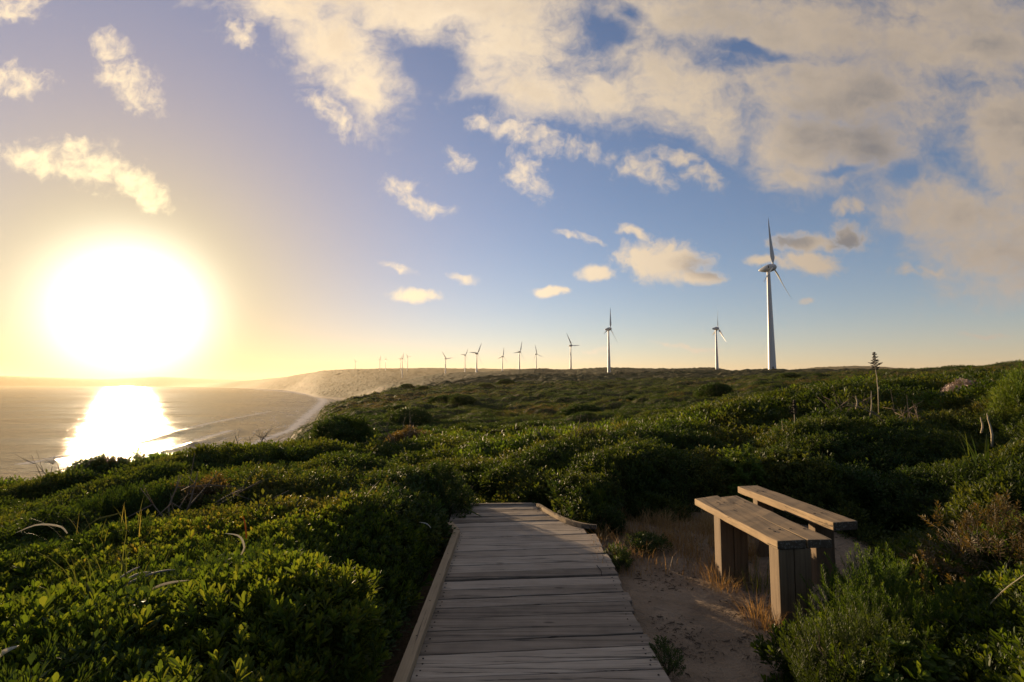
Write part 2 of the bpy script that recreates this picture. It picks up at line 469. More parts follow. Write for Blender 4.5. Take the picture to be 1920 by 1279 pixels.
# ------------------------------------------------------------------ landform
# columns: photo pixel column -> [(depth, photo row of the surface) or (depth, None, z)]
SEA_Z = -45.0
COLS = {
    -700: [(0.5, None, .4), (1.5, None, .35), (3, None, .0), (6, None, -.8), (9, None, -1.6), (14, None, -6), (30, None, -24), (60, None, -44), (80, None, -49), (14000, None, -52)],
    -300: [(0.5, None, .5), (1.5, None, .56), (2.4, None, .58), (3.2, 1070), (5, 985), (8, 945), (11, 925), (15, None, -5), (30, None, -22), (60, None, -43), (80, None, -49), (14000, None, -52)],
    0: [(0.5, None, .54), (1.2, None, .58), (2.0, None, .60), (2.5, 1140), (3.1, 1120), (4, 1035), (6, 965), (9, 922), (11, 908), (14, None, -4), (30, None, -22), (65, None, -43), (85, None, -49), (9500, None, -51), (11000, 704), (14000, 705)],
    200: [(0.5, None, .54), (1.2, None, .58), (2.0, None, .62), (2.4, 1122), (2.9, 1112), (4, 1012), (6, 938), (9, 895), (11.5, 877), (15, None, -3.5), (30, None, -22), (65, None, -43), (90, None, -49), (9500, None, -51), (11500, 711), (14000, 712)],
    300: [(0.5, None, .52), (1.2, None, .58), (2.0, None, .63), (2.4, 1092), (2.9, 1095), (4, 1005), (6, 920), (9, 872), (12, 857), (16, None, -3), (32, None, -20), (70, None, -43), (95, None, -49), (9500, None, -51), (11500, 706), (14000, 707)],
    440: [(0.5, None, .5), (1.2, None, .56), (2.0, None, .64), (2.5, 1062), (3.1, 1068), (4.2, 980), (6, 905), (9, 864), (13, 848), (17, None, -2.4), (40, None, -18), (90, None, -40), (120, None, -49), (6200, None, -50), (6600, None, -40), (7600, 716), (10000, 716), (14000, 712)],
    550: [(0.5, None, .3), (1.4, 1600), (1.9, 1279), (2.6, 1038), (3.2, 1050), (4.5, 952), (6.5, 896), (10, 850), (14, 832), (20, None, -2.6), (45, None, -7), (85, None, -8.2), (105, 808), (130, None, -26), (180, None, -42), (230, None, -49), (3300, None, -50), (3500, None, -44), (4300, None, -25), (5600, 704), (8000, 706), (14000, 716)],
    600: [(0.5, None, .2), (1.6, 1500), (2.1, 1200), (2.7, 1036), (3.3, 1060), (4.6, 950), (6.5, 892), (10, 848), (14, 828), (22, None, -2.6), (50, None, -5), (100, None, -5.5), (150, 766), (185, None, -24), (250, None, -43), (300, None, -49), (1650, None, -50), (1750, None, -44), (2300, None, -25), (3200, 716), (5000, 695), (8000, 700), (14000, 716)],
    650: [(0.5, None, .1), (1.7, 1500), (2.2, 1180), (2.7, 1042), (3.3, 1070), (4.6, 952), (6.5, 888), (10, 846), (14, 824), (25, None, -2.8), (60, 790), (120, 766), (175, 748), (215, None, -25), (300, None, -44), (350, None, -49), (1450, None, -50), (1550, None, -44), (2000, None, -25), (2700, 716), (4500, 692), (8000, 698), (14000, 716)],
    720: [(0.5, None, 0), (1.8, 1500), (2.2, 1200), (2.6, 1062), (3.2, 1090), (4.4, 960), (6.2, 890), (9, 852), (13, 832), (25, None, -2.6), (50, 800), (80, 776), (120, 756), (170, 739), (230, 728), (300, None, -18), (420, None, -36), (700, None, -28), (1200, 723), (1500, 724), (2000, None, -5), (4500, 691), (8000, 698), (14000, 716)],
    800: [(0.5, None, 0), (2.4, 1250), (3.0, 1120), (4, 1000), (5, 935), (6.2, 890), (9, 855), (13, 840), (25, 822), (45, 802), (80, 774), (120, 752), (200, 731), (300, 717), (420, None, -6), (700, None, -4), (1400, 704), (1700, 705), (2200, None, 8), (4500, 690), (8000, 698), (14000, 716)],
    880: [(0.5, None, 0), (4, 1000), (5, 950), (6.4, 890), (7.6, 858), (10, 847), (14, 840), (25, 822), (45, 803), (80, 770), (120, 746), (220, 724), (330, 707), (480, None, 2), (700, None, 4), (1500, 697), (1800, 698), (2300, None, 18), (4500, 691), (8000, 698), (14000, 716)],
    960: [(0.5, None, 0), (4, 1000), (6.4, 900), (7.8, 850), (9, 841), (14, 836), (25, 822), (45, 803), (80, 768), (120, 744), (220, 720), (340, 703), (500, None, 4), (700, None, 8), (1100, 694), (1300, 696), (1800, None, 20), (4500, 692), (8000, 700), (14000, 716)],
    1000: [(0.5, None, 0), (4, 1000), (6.4, 900), (7.8, 845), (9, 836), (14, 830), (25, 818), (45, 800), (80, 766), (120, 742), (220, 719), (345, 702), (500, None, 5), (700, None, 10), (1100, 690), (1300, 692), (1800, None, 20), (4500, 693), (8000, 700), (14000, 716)],
    1060: [(0.5, None, 0), (4, 1000), (6.6, 895), (8, 842), (9.5, 832), (14, 824), (25, 815), (45, 797), (80, 764), (120, 741), (220, 718), (350, 701), (500, None, 5), (700, None, 10), (1100, 694), (1400, 696), (1800, None, 20), (4500, 695), (8000, 702), (14000, 716)],
    1130: [(0.5, None, 0), (4, 1000), (6.6, 890), (8, 838), (9.5, 824), (14, 818), (25, 808), (45, 790), (80, 762), (120, 741), (220, 718), (360, 700), (500, None, 6), (700, None, 13), (1000, 689), (1300, 692), (2500, None, 20), (14000, None, 0)],
    1250: [(0.5, None, 0), (4, 1000), (6.2, 900), (7.5, 845), (9.5, 805), (12.5, 792), (20, 795), (45, 778), (80, 750), (120, 734), (220, 713), (400, 696), (550, None, 10), (1000, 692), (1300, 694), (2500, None, 20), (14000, None, 0)],
    1346: [(0.5, None, 0), (4, 1000), (5.8, 905), (7, 860), (9, 808), (12.5, 766), (20, 776), (45, 765), (80, 745), (120, 730), (220, 710), (400, 696), (600, None, 11), (950, 690), (1200, 693), (2500, None, 15), (14000, None, 0)],
    1450: [(0.5, None, 0), (4, 1000), (5.5, 905), (7, 850), (9, 795), (12.5, 748), (15, 744), (24, 757), (45, 748), (100, 724), (200, 706), (340, 696), (480, 693), (800, None, 8), (2000, None, 5), (3000, 697), (3800, 697), (14000, None, 0)],
    1530: [(0.5, None, 0), (2, None, 0), (4, 1005), (5.3, 910), (7, 845), (9.5, 778), (13, 733), (16, 732), (25, 745), (45, 742), (100, 720), (200, 704), (320, 696), (430, None, 8), (800, None, 5), (2500, None, 20), (3500, 689), (4000, 690), (14000, None, 0)],
    1610: [(0.5, None, 0), (2, 1400), (2.8, 1180), (4, 1078), (5.2, 990), (6, 905), (7, 845), (9.5, 772), (13, 722), (16, 722), (25, 737), (45, 735), (100, 716), (200, 702), (300, 697), (430, None, 6), (800, None, 5), (2500, None, 20), (3500, 686), (4000, 687), (14000, None, 0)],
    1720: [(0.5, None, 0.1), (2.2, 1330), (2.8, 1160), (4, 1050), (5.2, 965), (6, 895), (7, 838), (9.5, 768), (13, 721), (16, 722), (25, 733), (45, 728), (100, 708), (160, 698), (260, 696), (430, None, 6), (800, None, 5), (2500, None, 20), (3500, 692), (4000, 693), (14000, None, 0)],
    1820: [(0.5, None, 0.2), (2.3, 1260), (3, 1110), (4, 1000), (5.5, 900), (7, 818), (9, 752), (12, 716), (16, 717), (25, 726), (45, 718), (90, 702), (150, 691), (240, 695), (400, None, 4), (3500, 699), (4000, 700), (14000, None, 0)],
    1920: [(0.5, None, 0.2), (1.8, 1300), (2.6, 1130), (3.4, 1010), (4.5, 915), (6, 825), (8, 740), (11, 710), (16, 711), (25, 720), (45, 710), (80, 695), (120, 684), (200, 690), (400, None, 4), (14000, None, 0)],
    2300: [(0.5, None, 0.5), (1.8, 1000), (3, 880), (5, 770), (8, 712), (12, 700), (25, 708), (50, 696), (90, 675), (150, 682), (400, None, 5), (14000, None, 0)],
    3000: [(0.5, None, 0.6), (1.8, 900), (4, 760), (8, 705), (12, 700), (25, 705), (50, 696), (90, 678), (150, 685), (400, None, 5), (14000, None, 0)],
}
LD0, LD1, NLD, NT_ = math.log(0.5), math.log(14000), 900, 1100
T0, T1 = -1.75, 2.15


def build_table():
    ld = np.linspace(LD0, LD1, NLD)
    tcs, prof = [], []
    for px in sorted(COLS):
        tcs.append((px - 960) / F * 1.0)
        ds, ss = [], []
        for e in COLS[px]:
            d = e[0]
            s = (e[2] - CZ) / d if e[1] is None else ts(px, e[1])[1]
            ds.append(math.log(d))
            ss.append(s)
        ds, ss = np.array(ds), np.array(ss)
        zz = ss * np.exp(ds)
        # interpolate the height over log depth, and the slope; heights for steps into the sea, slopes for gentle land
        s_lin = np.interp(ld, ds, ss)
        z_lin = np.interp(ld, ds, zz) / np.exp(ld)
        prof.append(0.5 * s_lin + 0.5 * z_lin)
    tcs, prof = np.array(tcs), np.array(prof)
    tg = np.linspace(T0, T1, NT_)
    tab = np.empty((NT_, NLD))
    for j in range(NLD):
        tab[:, j] = np.interp(tg, tcs, prof[:, j])

    def blur(a, ax, n):
        k = np.hanning(n + 2)[1:-1]
        k /= k.sum()
        h = n // 2
        pad = [(0, 0), (0, 0)]
        pad[ax] = (h, h)
        b = np.pad(a, pad, mode='edge')
        out = np.zeros_like(a)
        for i, w in enumerate(k):
            out += w * (b[i:i + a.shape[0], :] if ax == 0 else b[:, i:i + a.shape[1]])
        return out
    tab = blur(tab, 0, 15)
    tab = blur(tab, 1, 9)
    return tab


TAB = build_table()


def land(x, y):
    """height of the vegetated surface"""
    Y = np.maximum(y, 0.55)
    t = np.clip(x / Y, T0 + 1e-3, T1 - 1e-3)
    u = (t - T0) / (T1 - T0) * (NT_ - 1)
    v = np.clip((np.log(Y) - LD0) / (LD1 - LD0), 0, 0.9999) * (NLD - 1)
    iu, iv = np.floor(u).astype(int), np.floor(v).astype(int)
    iu = np.clip(iu, 0, NT_ - 2)
    iv = np.clip(iv, 0, NLD - 2)
    fu, fv = u - iu, v - iv
    s = (TAB[iu, iv] * (1 - fu) * (1 - fv) + TAB[iu + 1, iv] * fu * (1 - fv) + TAB[iu, iv + 1] * (1 - fu) * fv + TAB[iu + 1, iv + 1] * fu * fv)
    return CZ + s * Y


# ---- clearing around the boardwalk and the bench
GZ = -0.11
CLEAR = [onz(px, py, GZ).to_2d() for px, py in ((1122, 1006), (1130, 990), (1200, 972), (1300, 964), (1400, 962), (1560, 1000), (1640, 1040), (1620, 1075), (1565, 1130), (1520, 1205), (1420, 1279))]
CLEAR = [(p.x, p.y) for p in CLEAR] + [(0.95, 1.6), (0.9, 0.2), (0.75, 0.2), (0.75, 3.0)]
DECKP = [(-0.66, -1.5), (-0.66, 2.8), (-0.64, 4.6), (-0.62, 5.35), (-0.75, 5.6), (-0.75, 6.62), (0.30, 6.62), (0.55, 5.8), (0.90, 5.45), (0.85, -1.5)]


def sdf(poly, x, y):
    d = np.full(x.shape, 1e9)
    inside = np.zeros(x.shape, bool)
    n = len(poly)
    for i in range(n):
        ax, ay = poly[i]
        bx, by = poly[(i + 1) % n]
        ex, ey = bx - ax, by - ay
        wx, wy = x - ax, y - ay
        q = np.clip((wx * ex + wy * ey) / (ex * ex + ey * ey + 1e-12), 0, 1)
        d = np.minimum(d, (wx - ex * q) ** 2 + (wy - ey * q) ** 2)
        cond = (ay > y) != (by > y)
        inside ^= cond & (x < (bx - ax) * (y - ay) / (by - ay + 1e-12) + ax)
    d = np.sqrt(d)
    return np.where(inside, -d, d)


TRACK = [(-0.75, 6.3), (0.2, 6.4), (0.1, 7.0), (-1.4, 9.0), (-2.6, 10.6), (-3.4, 10.0), (-1.9, 7.9)]


def clear_dist(x, y):
    return np.minimum(sdf(DECKP, x, y), sdf(CLEAR, x, y))


def ground_z(x, y, cd=None):
    if cd is None:
        cd = clear_dist(x, y)
    c = land(x, y)
    g = GZ + (c - 0.55 - GZ) * sstep(1.0, 4.5, cd)
    g = np.where(cd > 0.05, np.minimum(g, np.maximum(c - 0.18, GZ - 60)), g)
    g = np.where(cd < 1.0, np.maximum(g, GZ - 0.05), g)
    return g + (fbm(x * 2.2, y * 2.2, 5) - 0.5) * 0.05


def gz1(x, y):
    return float(ground_z(np.array([float(x)]), np.array([float(y)]))[0])


def canopy(x, y, cd=None):
    if cd is None:
        cd = clear_dist(x, y)
    d = np.hypot(x, y)
    c = land(x, y) - np.interp(d, [1, 4, 10, 20], [0.03, 0.07, 0.12, 0.2])
    big = domes(x + 0.3 * fbm(x, y, 3), y, 1.7, 21)
    sml = domes(x, y, 0.6, 31)
    amp = np.interp(d, [1.5, 4, 9, 20, 40], [0.08, 0.27, 0.38, 0.5, 0.65])
    c = c + amp * (big - 0.62) + amp * 0.42 * (sml - 0.5) + amp * 0.4 * (fbm(x * 1.3, y * 1.3, 8) - 0.5)
    g = ground_z(x, y, cd)
    cd = np.minimum(cd, sdf(TRACK, x, y) + 0.10)
    wd = np.where((x < 0) & (y < 5.2), 0.85, 0.42)
    edge = np.clip((cd - 0.02) / wd, 0, 1)
    edge = np.sqrt(1 - (1 - edge) ** 2)
    return g - 0.06 + np.maximum(c - g + 0.06, 0.0) * edge


# ------------------------------------------------------------------ ground mesh near the camera
def build_ground():
    xs = np.concatenate([np.linspace(-34, -3, 80), np.linspace(-2.95, 4, 220), np.linspace(4.2, 46, 110)])
    ys = np.concatenate([np.linspace(-12, 0.4, 20), np.linspace(0.5, 9, 240), np.linspace(9.2, 34, 110)])
    X, Y = np.meshgrid(xs, ys)
    cd = clear_dist(X, Y)
    Z = ground_z(X, Y, cd)
    Z = np.where(Y < 0, np.minimum(Z, 0.3), Z)
    me = mesh_np('sandy_ground', np.stack([X, Y, Z], -1).reshape(-1, 3), grid_faces(len(ys), len(xs)), True)
    lit = sstep(-0.12, 0.35, sdf(CLEAR, X, Y)) * 0.9
    attr(me, 'litter', 'FLOAT', lit.astype(np.float32))
    o = link('sandy_ground', me, None, [M['sand']])
    tag(o, kind='structure')


build_ground()


# ------------------------------------------------------------------ far land
def far_z(x, y):
    c = land(x, y)
    d = np.hypot(x, y)
    # rounded shrub clumps, seen smaller and smaller
    wob = fbm(x * 0.08, y * 0.08, 71) * 6
    b1 = domes(x + wob, y, 3.0, 41)
    b2 = domes(x + wob, y + 7, 7.5, 51)
    b3 = domes(x, y, 1.3, 61)
    b4 = domes(x, y, 26.0, 66)
    f1 = fbm(x * 0.02, y * 0.02, 15)
    a1 = np.interp(d, [25, 60, 200, 600, 1500], [0.6, 1.3, 1.2, 0.7, 0.0])
    a2 = np.interp(d, [25, 60, 200, 600, 3000], [0.3, 1.0, 2.0, 2.4, 2.0])
    a3 = np.interp(d, [25, 80, 200], [0.3, 0.25, 0.0])
    a4 = np.interp(d, [300, 900, 2500, 5000], [0.0, 2.2, 0.6, 0.4])
    mask = sstep(SEA_Z + 1.5, SEA_Z + 9, c)
    zz = c + mask * (a1 * (b1 - 0.55) + a2 * (b2 - 0.6) + a3 * (b3 - 0.5) + a4 * (b4 - 0.5)
                     + np.interp(d, [60, 300, 4000], [0.5, 2.5, 14.0]) * (f1 - 0.5))
    return np.maximum(zz, SEA_Z - 4)


def build_far():
    tin = np.linspace(-1.06, 1.06, 1420)
    ts_ = np.concatenate([np.linspace(-1.72, -1.07, 70), tin, np.linspace(1.07, 2.1, 110)])
    ys = np.concatenate([np.exp(np.linspace(math.log(26), math.log(480), 500)), np.exp(np.linspace(math.log(486), math.log(13500), 260))])
    T, Y = np.meshgrid(ts_, ys)
    X = T * Y
    Z = far_z(X, Y)
    V = np.stack([X, Y, Z], -1)
    me = mesh_np('heath_hills', V.reshape(-1, 3), grid_faces(len(ys), len(ts_)), True)
    # rock and bare sand where the land drops steeply to the sea
    gy = np.gradient(land(X, Y), axis=0) / np.gradient(Y, axis=0)
    gx = np.gradient(land(X, Y), axis=1) / np.gradient(X, axis=1)
    sl = np.hypot(gx, gy)
    cl = sstep(0.25, 0.6, sl) * sstep(16, 2, Z)
    attr(me, 'cliff', 'FLOAT', cl.astype(np.float32))
    o = link('heath_hills', me, None, [M['heath']])
    tag(o, kind='structure')


build_far()


# ------------------------------------------------------------------ sea
def poly_dist(pts, x, y):
    d = np.full(x.shape, 1e9)
    for (ax, ay), (bx, by) in zip(pts[:-1], pts[1:]):
        ex, ey = bx - ax, by - ay
        q = np.clip(((x - ax) * ex + (y - ay) * ey) / (ex * ex + ey * ey), 0, 1)
        d = np.minimum(d, np.hypot(x - ax - ex * q, y - ay - ey * q))
    return d


def build_sea():
    ts_ = np.linspace(-2.3, 0.3, 620)
    ys = np.exp(np.linspace(math.log(60), math.log(14500), 1000))
    T, Y = np.meshgrid(ts_, ys)
    X = T * Y
    Z = np.full(X.shape, SEA_Z)
    Z += 0.5 * (fbm(X * 0.012 + Y * 0.006, Y * 0.03, 91) - 0.5) * sstep(60, 300, Y)
    shore = [tuple(onz(px, py, SEA_Z).to_2d()) for px, py in ((-300, 930), (0, 915), (190, 885), (330, 853), (470, 834), (545, 806), (590, 768), (606, 752), (602, 746), (585, 741), (560, 737), (530, 733.5), (480, 730))]
    ds = poly_dist(shore, X, Y)
    width = np.clip(Y * 0.035, 8, 160)
    q = ds / width
    fo = 0.85 * np.exp(-q * 1.6)
    wob = (fbm(X * 0.02, Y * 0.02, 95) - 0.5) * 2.2
    for k, w_ in ((1.0, .66), (1.7, .6), (2.6, .56), (3.7, .52), (5.0, .46)):
        fo = np.maximum(fo, w_ * np.exp(-((q + wob - k) / 0.13) ** 2))
    for (pts, hgt, wd) in (
            (((268, 829), (300, 820), (345, 808), (388, 799)), 1.2, 6),
            (((365, 834), (405, 822), (455, 806)), 1.2, 6),
            (((100, 865), (135, 858), (160, 852)), 0.9, 5),
            (((240, 858), (330, 842), (368, 833)), 0.7, 4),
            (((395, 797), (450, 785), (520, 771)), 0.8, 6)):
        line = [tuple(onz(px, py, SEA_Z).to_2d()) for px, py in pts]
        d = poly_dist(line, X + 5 * (fbm(X * 0.05, Y * 0.05, 97) - 0.5), Y)
        Z += hgt * np.exp(-(d / wd) ** 2) * (0.7 + 0.6 * fbm(X * 0.03, Y * 0.03, 99))
        # white water trails behind the crest, on the shore side
        sd = poly_dist(line, X + 8, Y + 10)
        fo = np.maximum(fo, 0.72 * np.exp(-(sd / (wd * 1.4)) ** 2))
        fo = np.maximum(fo, 0.5 * np.exp(-(d / (wd * .5)) ** 2))
    me = mesh_np('sea', np.stack([X, Y, Z], -1).reshape(-1, 3), grid_faces(len(ys), len(ts_)), True)
    attr(me, 'foam', 'FLOAT', fo.astype(np.float32))
    o = link('sea', me, None, [M['sea']])
    tag(o, kind='structure')


build_sea()


# ------------------------------------------------------------------ leaves and sprigs
def leaf_sprig(seed, n, h, L, W, spread, upb, curl=0.25, needle=False, top=0.0, spoon=False):
    """a stem with n leaves: returns V, F (triangles)"""
    r = np.random.default_rng(seed)
    V, Fc = [], []
    gold = 2.39996
    for i in range(n):
        f = (i + 0.5) / n
        z0 = h * (top + (1 - top) * f)
        a = i * gold + r.uniform(-.3, .3)
        el = R(upb) + (f - 0.5) * R(40) + r.uniform(-.25, .25)
        out = np.array([math.cos(a), math.sin(a), 0.0])
        up = np.array([0, 0, 1.0])
        dr = out * math.cos(el) + up * math.sin(el)
        side = np.cross(dr, up)
        side /= np.linalg.norm(side) + 1e-9
        nrm = np.cross(side, dr)
        l = L * r.uniform(0.7, 1.15) * (1.0 if f < 0.8 else 0.75)
        w = W * r.uniform(0.8, 1.15)
        b = up * z0 + out * spread * r.uniform(0.1, 1.0)
        bend = -nrm * l * curl * r.uniform(0.3, 1.0)
        k = len(V)
        if spoon:
            # broad towards a blunt tip
            def pt(fl, fs):
                return b + dr * l * fl + side * w * fs + nrm * w * abs(fs) * .25 + bend * fl * fl
            V += [b, pt(.38, .34), pt(.38, 0), pt(.38, -.34), pt(.74, .5), pt(.74, 0), pt(.74, -.5), pt(.94, .24), pt(1, 0), pt(.94, -.24)]
            for t3 in ((0, 1, 2), (0, 2, 3), (1, 4, 5), (1, 5, 2), (2, 5, 6), (2, 6, 3), (4, 7, 8), (4, 8, 5), (5, 8, 9), (5, 9, 6)):
                Fc.append(tuple(k + q for q in t3))
            continue
        V += [b, b + dr * l * .55 + side * w * .5 + nrm * w * .12 + bend * .25, b + dr * l + bend, b + dr * l * .55 - side * w * .5 + nrm * w * .12 + bend * .25, b + dr * l * .5 + bend * .2]
        Fc += [(k, k + 1, k + 4), (k + 4, k + 1, k + 2), (k, k + 4, k + 3), (k + 4, k + 2, k + 3)]
    # stem
    k = len(V)
    w = L * 0.045
    for z in (-h * 0.6, h * 0.95):
        for q in range(3):
            V.append(np.array([w * math.cos(q * 2.1), w * math.sin(q * 2.1), z]))
    for q in range(3):
        a, b = k + q, k + (q + 1) % 3
        Fc += [(a, b, b + 3), (a, b + 3, a + 3)]
    return np.array(V), np.array(Fc)


SPRIGS = {
    'broad': [leaf_sprig(s, 15, 0.085, 0.054, 0.0165, 0.006, 54, 0.15, spoon=True) for s in (1, 2, 3)],
    'small': [leaf_sprig(s, 22, 0.10, 0.034, 0.012, 0.006, 40, 0.2) for s in (4, 5, 6)],
    'tuft': [leaf_sprig(s, 30, 0.10, 0.040, 0.016, 0.055, 38, 0.2) for s in (7, 8, 9)],
    'feather': [leaf_sprig(s, 46, 0.15, 0.026, 0.0035, 0.003, 50, 0.1) for s in (10, 11, 12)],
    'fine': [leaf_sprig(s, 40, 0.13, 0.03, 0.005, 0.02, 55, 0.1) for s in (13, 14)],
    'whorl': [leaf_sprig(s, 12, 0.06, 0.042, 0.02, 0.004, 34, 0.3, top=0.4, spoon=True) for s in (15, 16)],
    'seedhead': [leaf_sprig(s, 18, 0.03, 0.016, 0.014, 0.012, 20, 0.3) for s in (17, 18)],
}


def axes_to_mats(ax, spin):
    """(n,3) axes -> (n,3,3) rotations taking z to the axis"""
    ax = ax / (np.linalg.norm(ax, axis=1, keepdims=True) + 1e-9)
    ref = np.where(np.abs(ax[:, 2:3]) < 0.9, np.array([[0, 0, 1.0]]), np.array([[1.0, 0, 0]]))
    u = np.cross(ref, ax)
    u /= np.linalg.norm(u, axis=1, keepdims=True) + 1e-9
    w = np.cross(ax, u)
    c, s = np.cos(spin)[:, None], np.sin(spin)[:, None]
    a = u * c + w * s
    b = -u * s + w * c
    return np.stack([a, b, ax], -1)


def mats_to_euler(Rm):
    ry = -np.arcsin(np.clip(Rm[:, 2, 0], -1, 1))
    rx = np.arctan2(Rm[:, 2, 1], Rm[:, 2, 2])
    rz = np.arctan2(Rm[:, 1, 0], Rm[:, 0, 0])
    return np.stack([rx, ry, rz], 1)


def scatter_tree(k_kinds):
    """points of the mesh carry the sprigs that lie in the same mesh (attribute sprig >= 0)"""
    g = bpy.data.node_groups.new('scatter_sprigs', 'GeometryNodeTree')
    g.interface.new_socket('Geometry', in_out='INPUT', socket_type='NodeSocketGeometry')
    g.interface.new_socket('Geometry', in_out='OUTPUT', socket_type='NodeSocketGeometry')
    nt = NT(g)
    gi = nt.n('NodeGroupInput')
    go = nt.n('NodeGroupOutput')

    def named(nm, typ):
        nd = nt.n('GeometryNodeInputNamedAttribute', data_type=typ)
        nd.inputs['Name'].default_value = nm
        return nd.outputs[0]

    def eq(a, b):
        nd = nt.n('FunctionNodeCompare', data_type='INT', operation='EQUAL')
        nt.set(nd, 2, a)
        nd.inputs[3].default_value = b
        return nd.outputs[0]

    def sep(sel):
        nd = nt.n('GeometryNodeSeparateGeometry', domain='POINT')
        nt.set(nd, 'Geometry', gi.outputs[0])
        nt.set(nd, 'Selection', sel)
        return nd.outputs[0]
    sp = named('sprig', 'INT')
    base = sep(eq(sp, -2))
    pts = sep(eq(sp, -1))
    join = nt.n('GeometryNodeJoinGeometry')
    nt.t.links.new(base, join.inputs[0])
    for k in range(k_kinds):
        inst = nt.n('GeometryNodeInstanceOnPoints')
        nt.set(inst, 'Points', pts)
        nt.set(inst, 'Selection', eq(named('idx', 'INT'), k))
        nt.set(inst, 'Instance', sep(eq(sp, k)))
        e2r = nt.n('FunctionNodeEulerToRotation')
        nt.set(e2r, 0, named('rot', 'FLOAT_VECTOR'))
        nt.set(inst, 'Rotation', e2r.outputs[0])
        nt.set(inst, 'Scale', named('scl', 'FLOAT'))
        nt.t.links.new(inst.outputs[0], join.inputs[0])
    nt.set(go, 0, join.outputs[0])
    return g


def scatter(name, pts, rot, scl, idx, kinds, base=None):
    """one stuff object: base mesh (V,F,mat) + sprigs; kinds = list of ((V,F), material)"""
    Vs, Fs, mats, sp, mi = [], [], [], [], []
    off = 0
    if base is not None:
        bv, bf, bm = base
        tri = np.concatenate([bf[:, [0, 1, 2]], bf[:, [0, 2, 3]]])
        Vs.append(bv)
        Fs.append(tri)
        mats.append(bm)
        mi.append(np.zeros(len(tri), np.int32))
        sp.append(np.full(len(bv), -2))
        off = len(bv)
    for k, ((v, f), m) in enumerate(kinds):
        if m not in mats:
            mats.append(m)
        Vs.append(v)
        Fs.append(f + off)
        mi.append(np.full(len(f), mats.index(m), np.int32))
        sp.append(np.full(len(v), k))
        off += len(v)
    nv0 = off
    Vs.append(pts)
    sp.append(np.full(len(pts), -1))
    V = np.concatenate(Vs)
    Fc = np.concatenate(Fs)
    me = mesh_np(name, V, Fc, False)
    for m in mats:
        me.materials.append(m)
    me.polygons.foreach_set('material_index', np.concatenate(mi))
    attr(me, 'sprig', 'INT', np.concatenate(sp).astype(np.int32))
    z3 = np.zeros((nv0, 3))
    attr(me, 'rot', 'FLOAT_VECTOR', np.concatenate([z3, rot]).astype(np.float32))
    attr(me, 'scl', 'FLOAT', np.concatenate([np.ones(nv0), scl]).astype(np.float32))
    attr(me, 'idx', 'INT', np.concatenate([np.zeros(nv0), idx]).astype(np.int32))
    o = bpy.data.objects.new(name, me)
    COL.objects.link(o)
    md = o.modifiers.new('scatter', 'NODES')
    md.node_group = scatter_tree(len(kinds))
    tag(o, kind='stuff')
    return o


def surf_points(func, x0, x1, y0, y1, dens, eps=0.06, tmax=1.25):
    """random points over a height function, dens(x,y) per square metre of plan"""
    dmax = dens['max']
    n = int((x1 - x0) * (y1 - y0) * dmax)
    x = RNG.uniform(x0, x1, n)
    y = RNG.uniform(y0, y1, n)
    keep = np.abs(x) < tmax * np.maximum(y, 0.3) + 1.0
    x, y = x[keep], y[keep]
    z = func(x, y)
    gx = (func(x + eps, y) - func(x - eps, y)) / (2 * eps)
    gy = (func(x, y + eps) - func(x, y - eps)) / (2 * eps)
    area = np.sqrt(1 + gx * gx + gy * gy)
    p = dens['f'](x, y) / dmax * np.minimum(area, 3.5)
    return x, y, z, gx, gy, p


def scrub_patch(name, region, dens, scale, kinds, weights, step, label, depth=0.05, skip=None, xr=(-30, 40)):
    y0, y1 = region
    tm = 1.25
    x0, x1 = max(xr[0], -tm * y1 - 1), min(xr[1], tm * y1 + 1)
    X, Y, Z, gx, gy, p = surf_points(canopy, x0, x1, y0, y1, {'max': dens, 'f': lambda x, y: np.full(x.shape, dens)})
    cd = clear_dist(X, Y)
    # more points where the surface is steep: duplicate by the whole part of p
    reps = np.floor(p + RNG.uniform(0, 1, len(p))).astype(int)
    reps[(cd < 0.06)] = 0
    reps[(land(X, Y) - ground_z(X, Y, cd) < 0.04) & (cd < 3)] = 0
    reps[Z < -7] = 0
    if skip is not None:
        reps[skip(X, Y)] = 0
    i = np.repeat(np.arange(len(X)), reps)
    X = X[i] + RNG.normal(0, 0.02, len(i))
    Y = Y[i] + RNG.normal(0, 0.02, len(i))
    Z = canopy(X, Y)
    gx, gy = gx[i], gy[i]
    nrm = np.stack([-gx, -gy, np.ones_like(gx)], 1)
    nrm /= np.linalg.norm(nrm, axis=1, keepdims=True)
    n = len(X)
    ax = nrm * 0.55 + np.array([[0, 0, 0.6]]) + RNG.normal(0, 0.28, (n, 3))
    Rm = axes_to_mats(ax, RNG.uniform(0, 6.28, n))
    # taller shoots stand out of the canopy here and there
    up = RNG.random(n)
    scl = scale * RNG.uniform(0.7, 1.25, n) * np.where(up > 0.96, 1.35, 1.0)
    dep = RNG.uniform(-1.0, 0.25, n) * depth * scale
    pts = np.stack([X, Y, Z], 1) + nrm * dep[:, None]
    pats = fbm(X * 0.5, Y * 0.5, 44)
    wts = np.array(weights, float)
    cum = np.cumsum(wts / wts.sum())
    u = np.clip(0.45 * RNG.random(n) + 0.55 * np.clip((pats - 0.28) / 0.44, 0, 1), 0, 0.9999)
    idx = np.searchsorted(cum, u)
    # dark interior mesh a little below
    gx_ = np.arange(x0, x1, step)
    gy_ = np.arange(y0 - 2 * step, y1 + 2 * step, step)
    GX, GY = np.meshgrid(gx_, gy_)
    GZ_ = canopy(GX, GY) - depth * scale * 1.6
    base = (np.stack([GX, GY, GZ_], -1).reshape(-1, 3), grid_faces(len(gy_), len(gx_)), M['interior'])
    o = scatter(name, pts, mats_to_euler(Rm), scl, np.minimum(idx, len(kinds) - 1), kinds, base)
    tag(o, label)
    print('SCRUB', name, n)


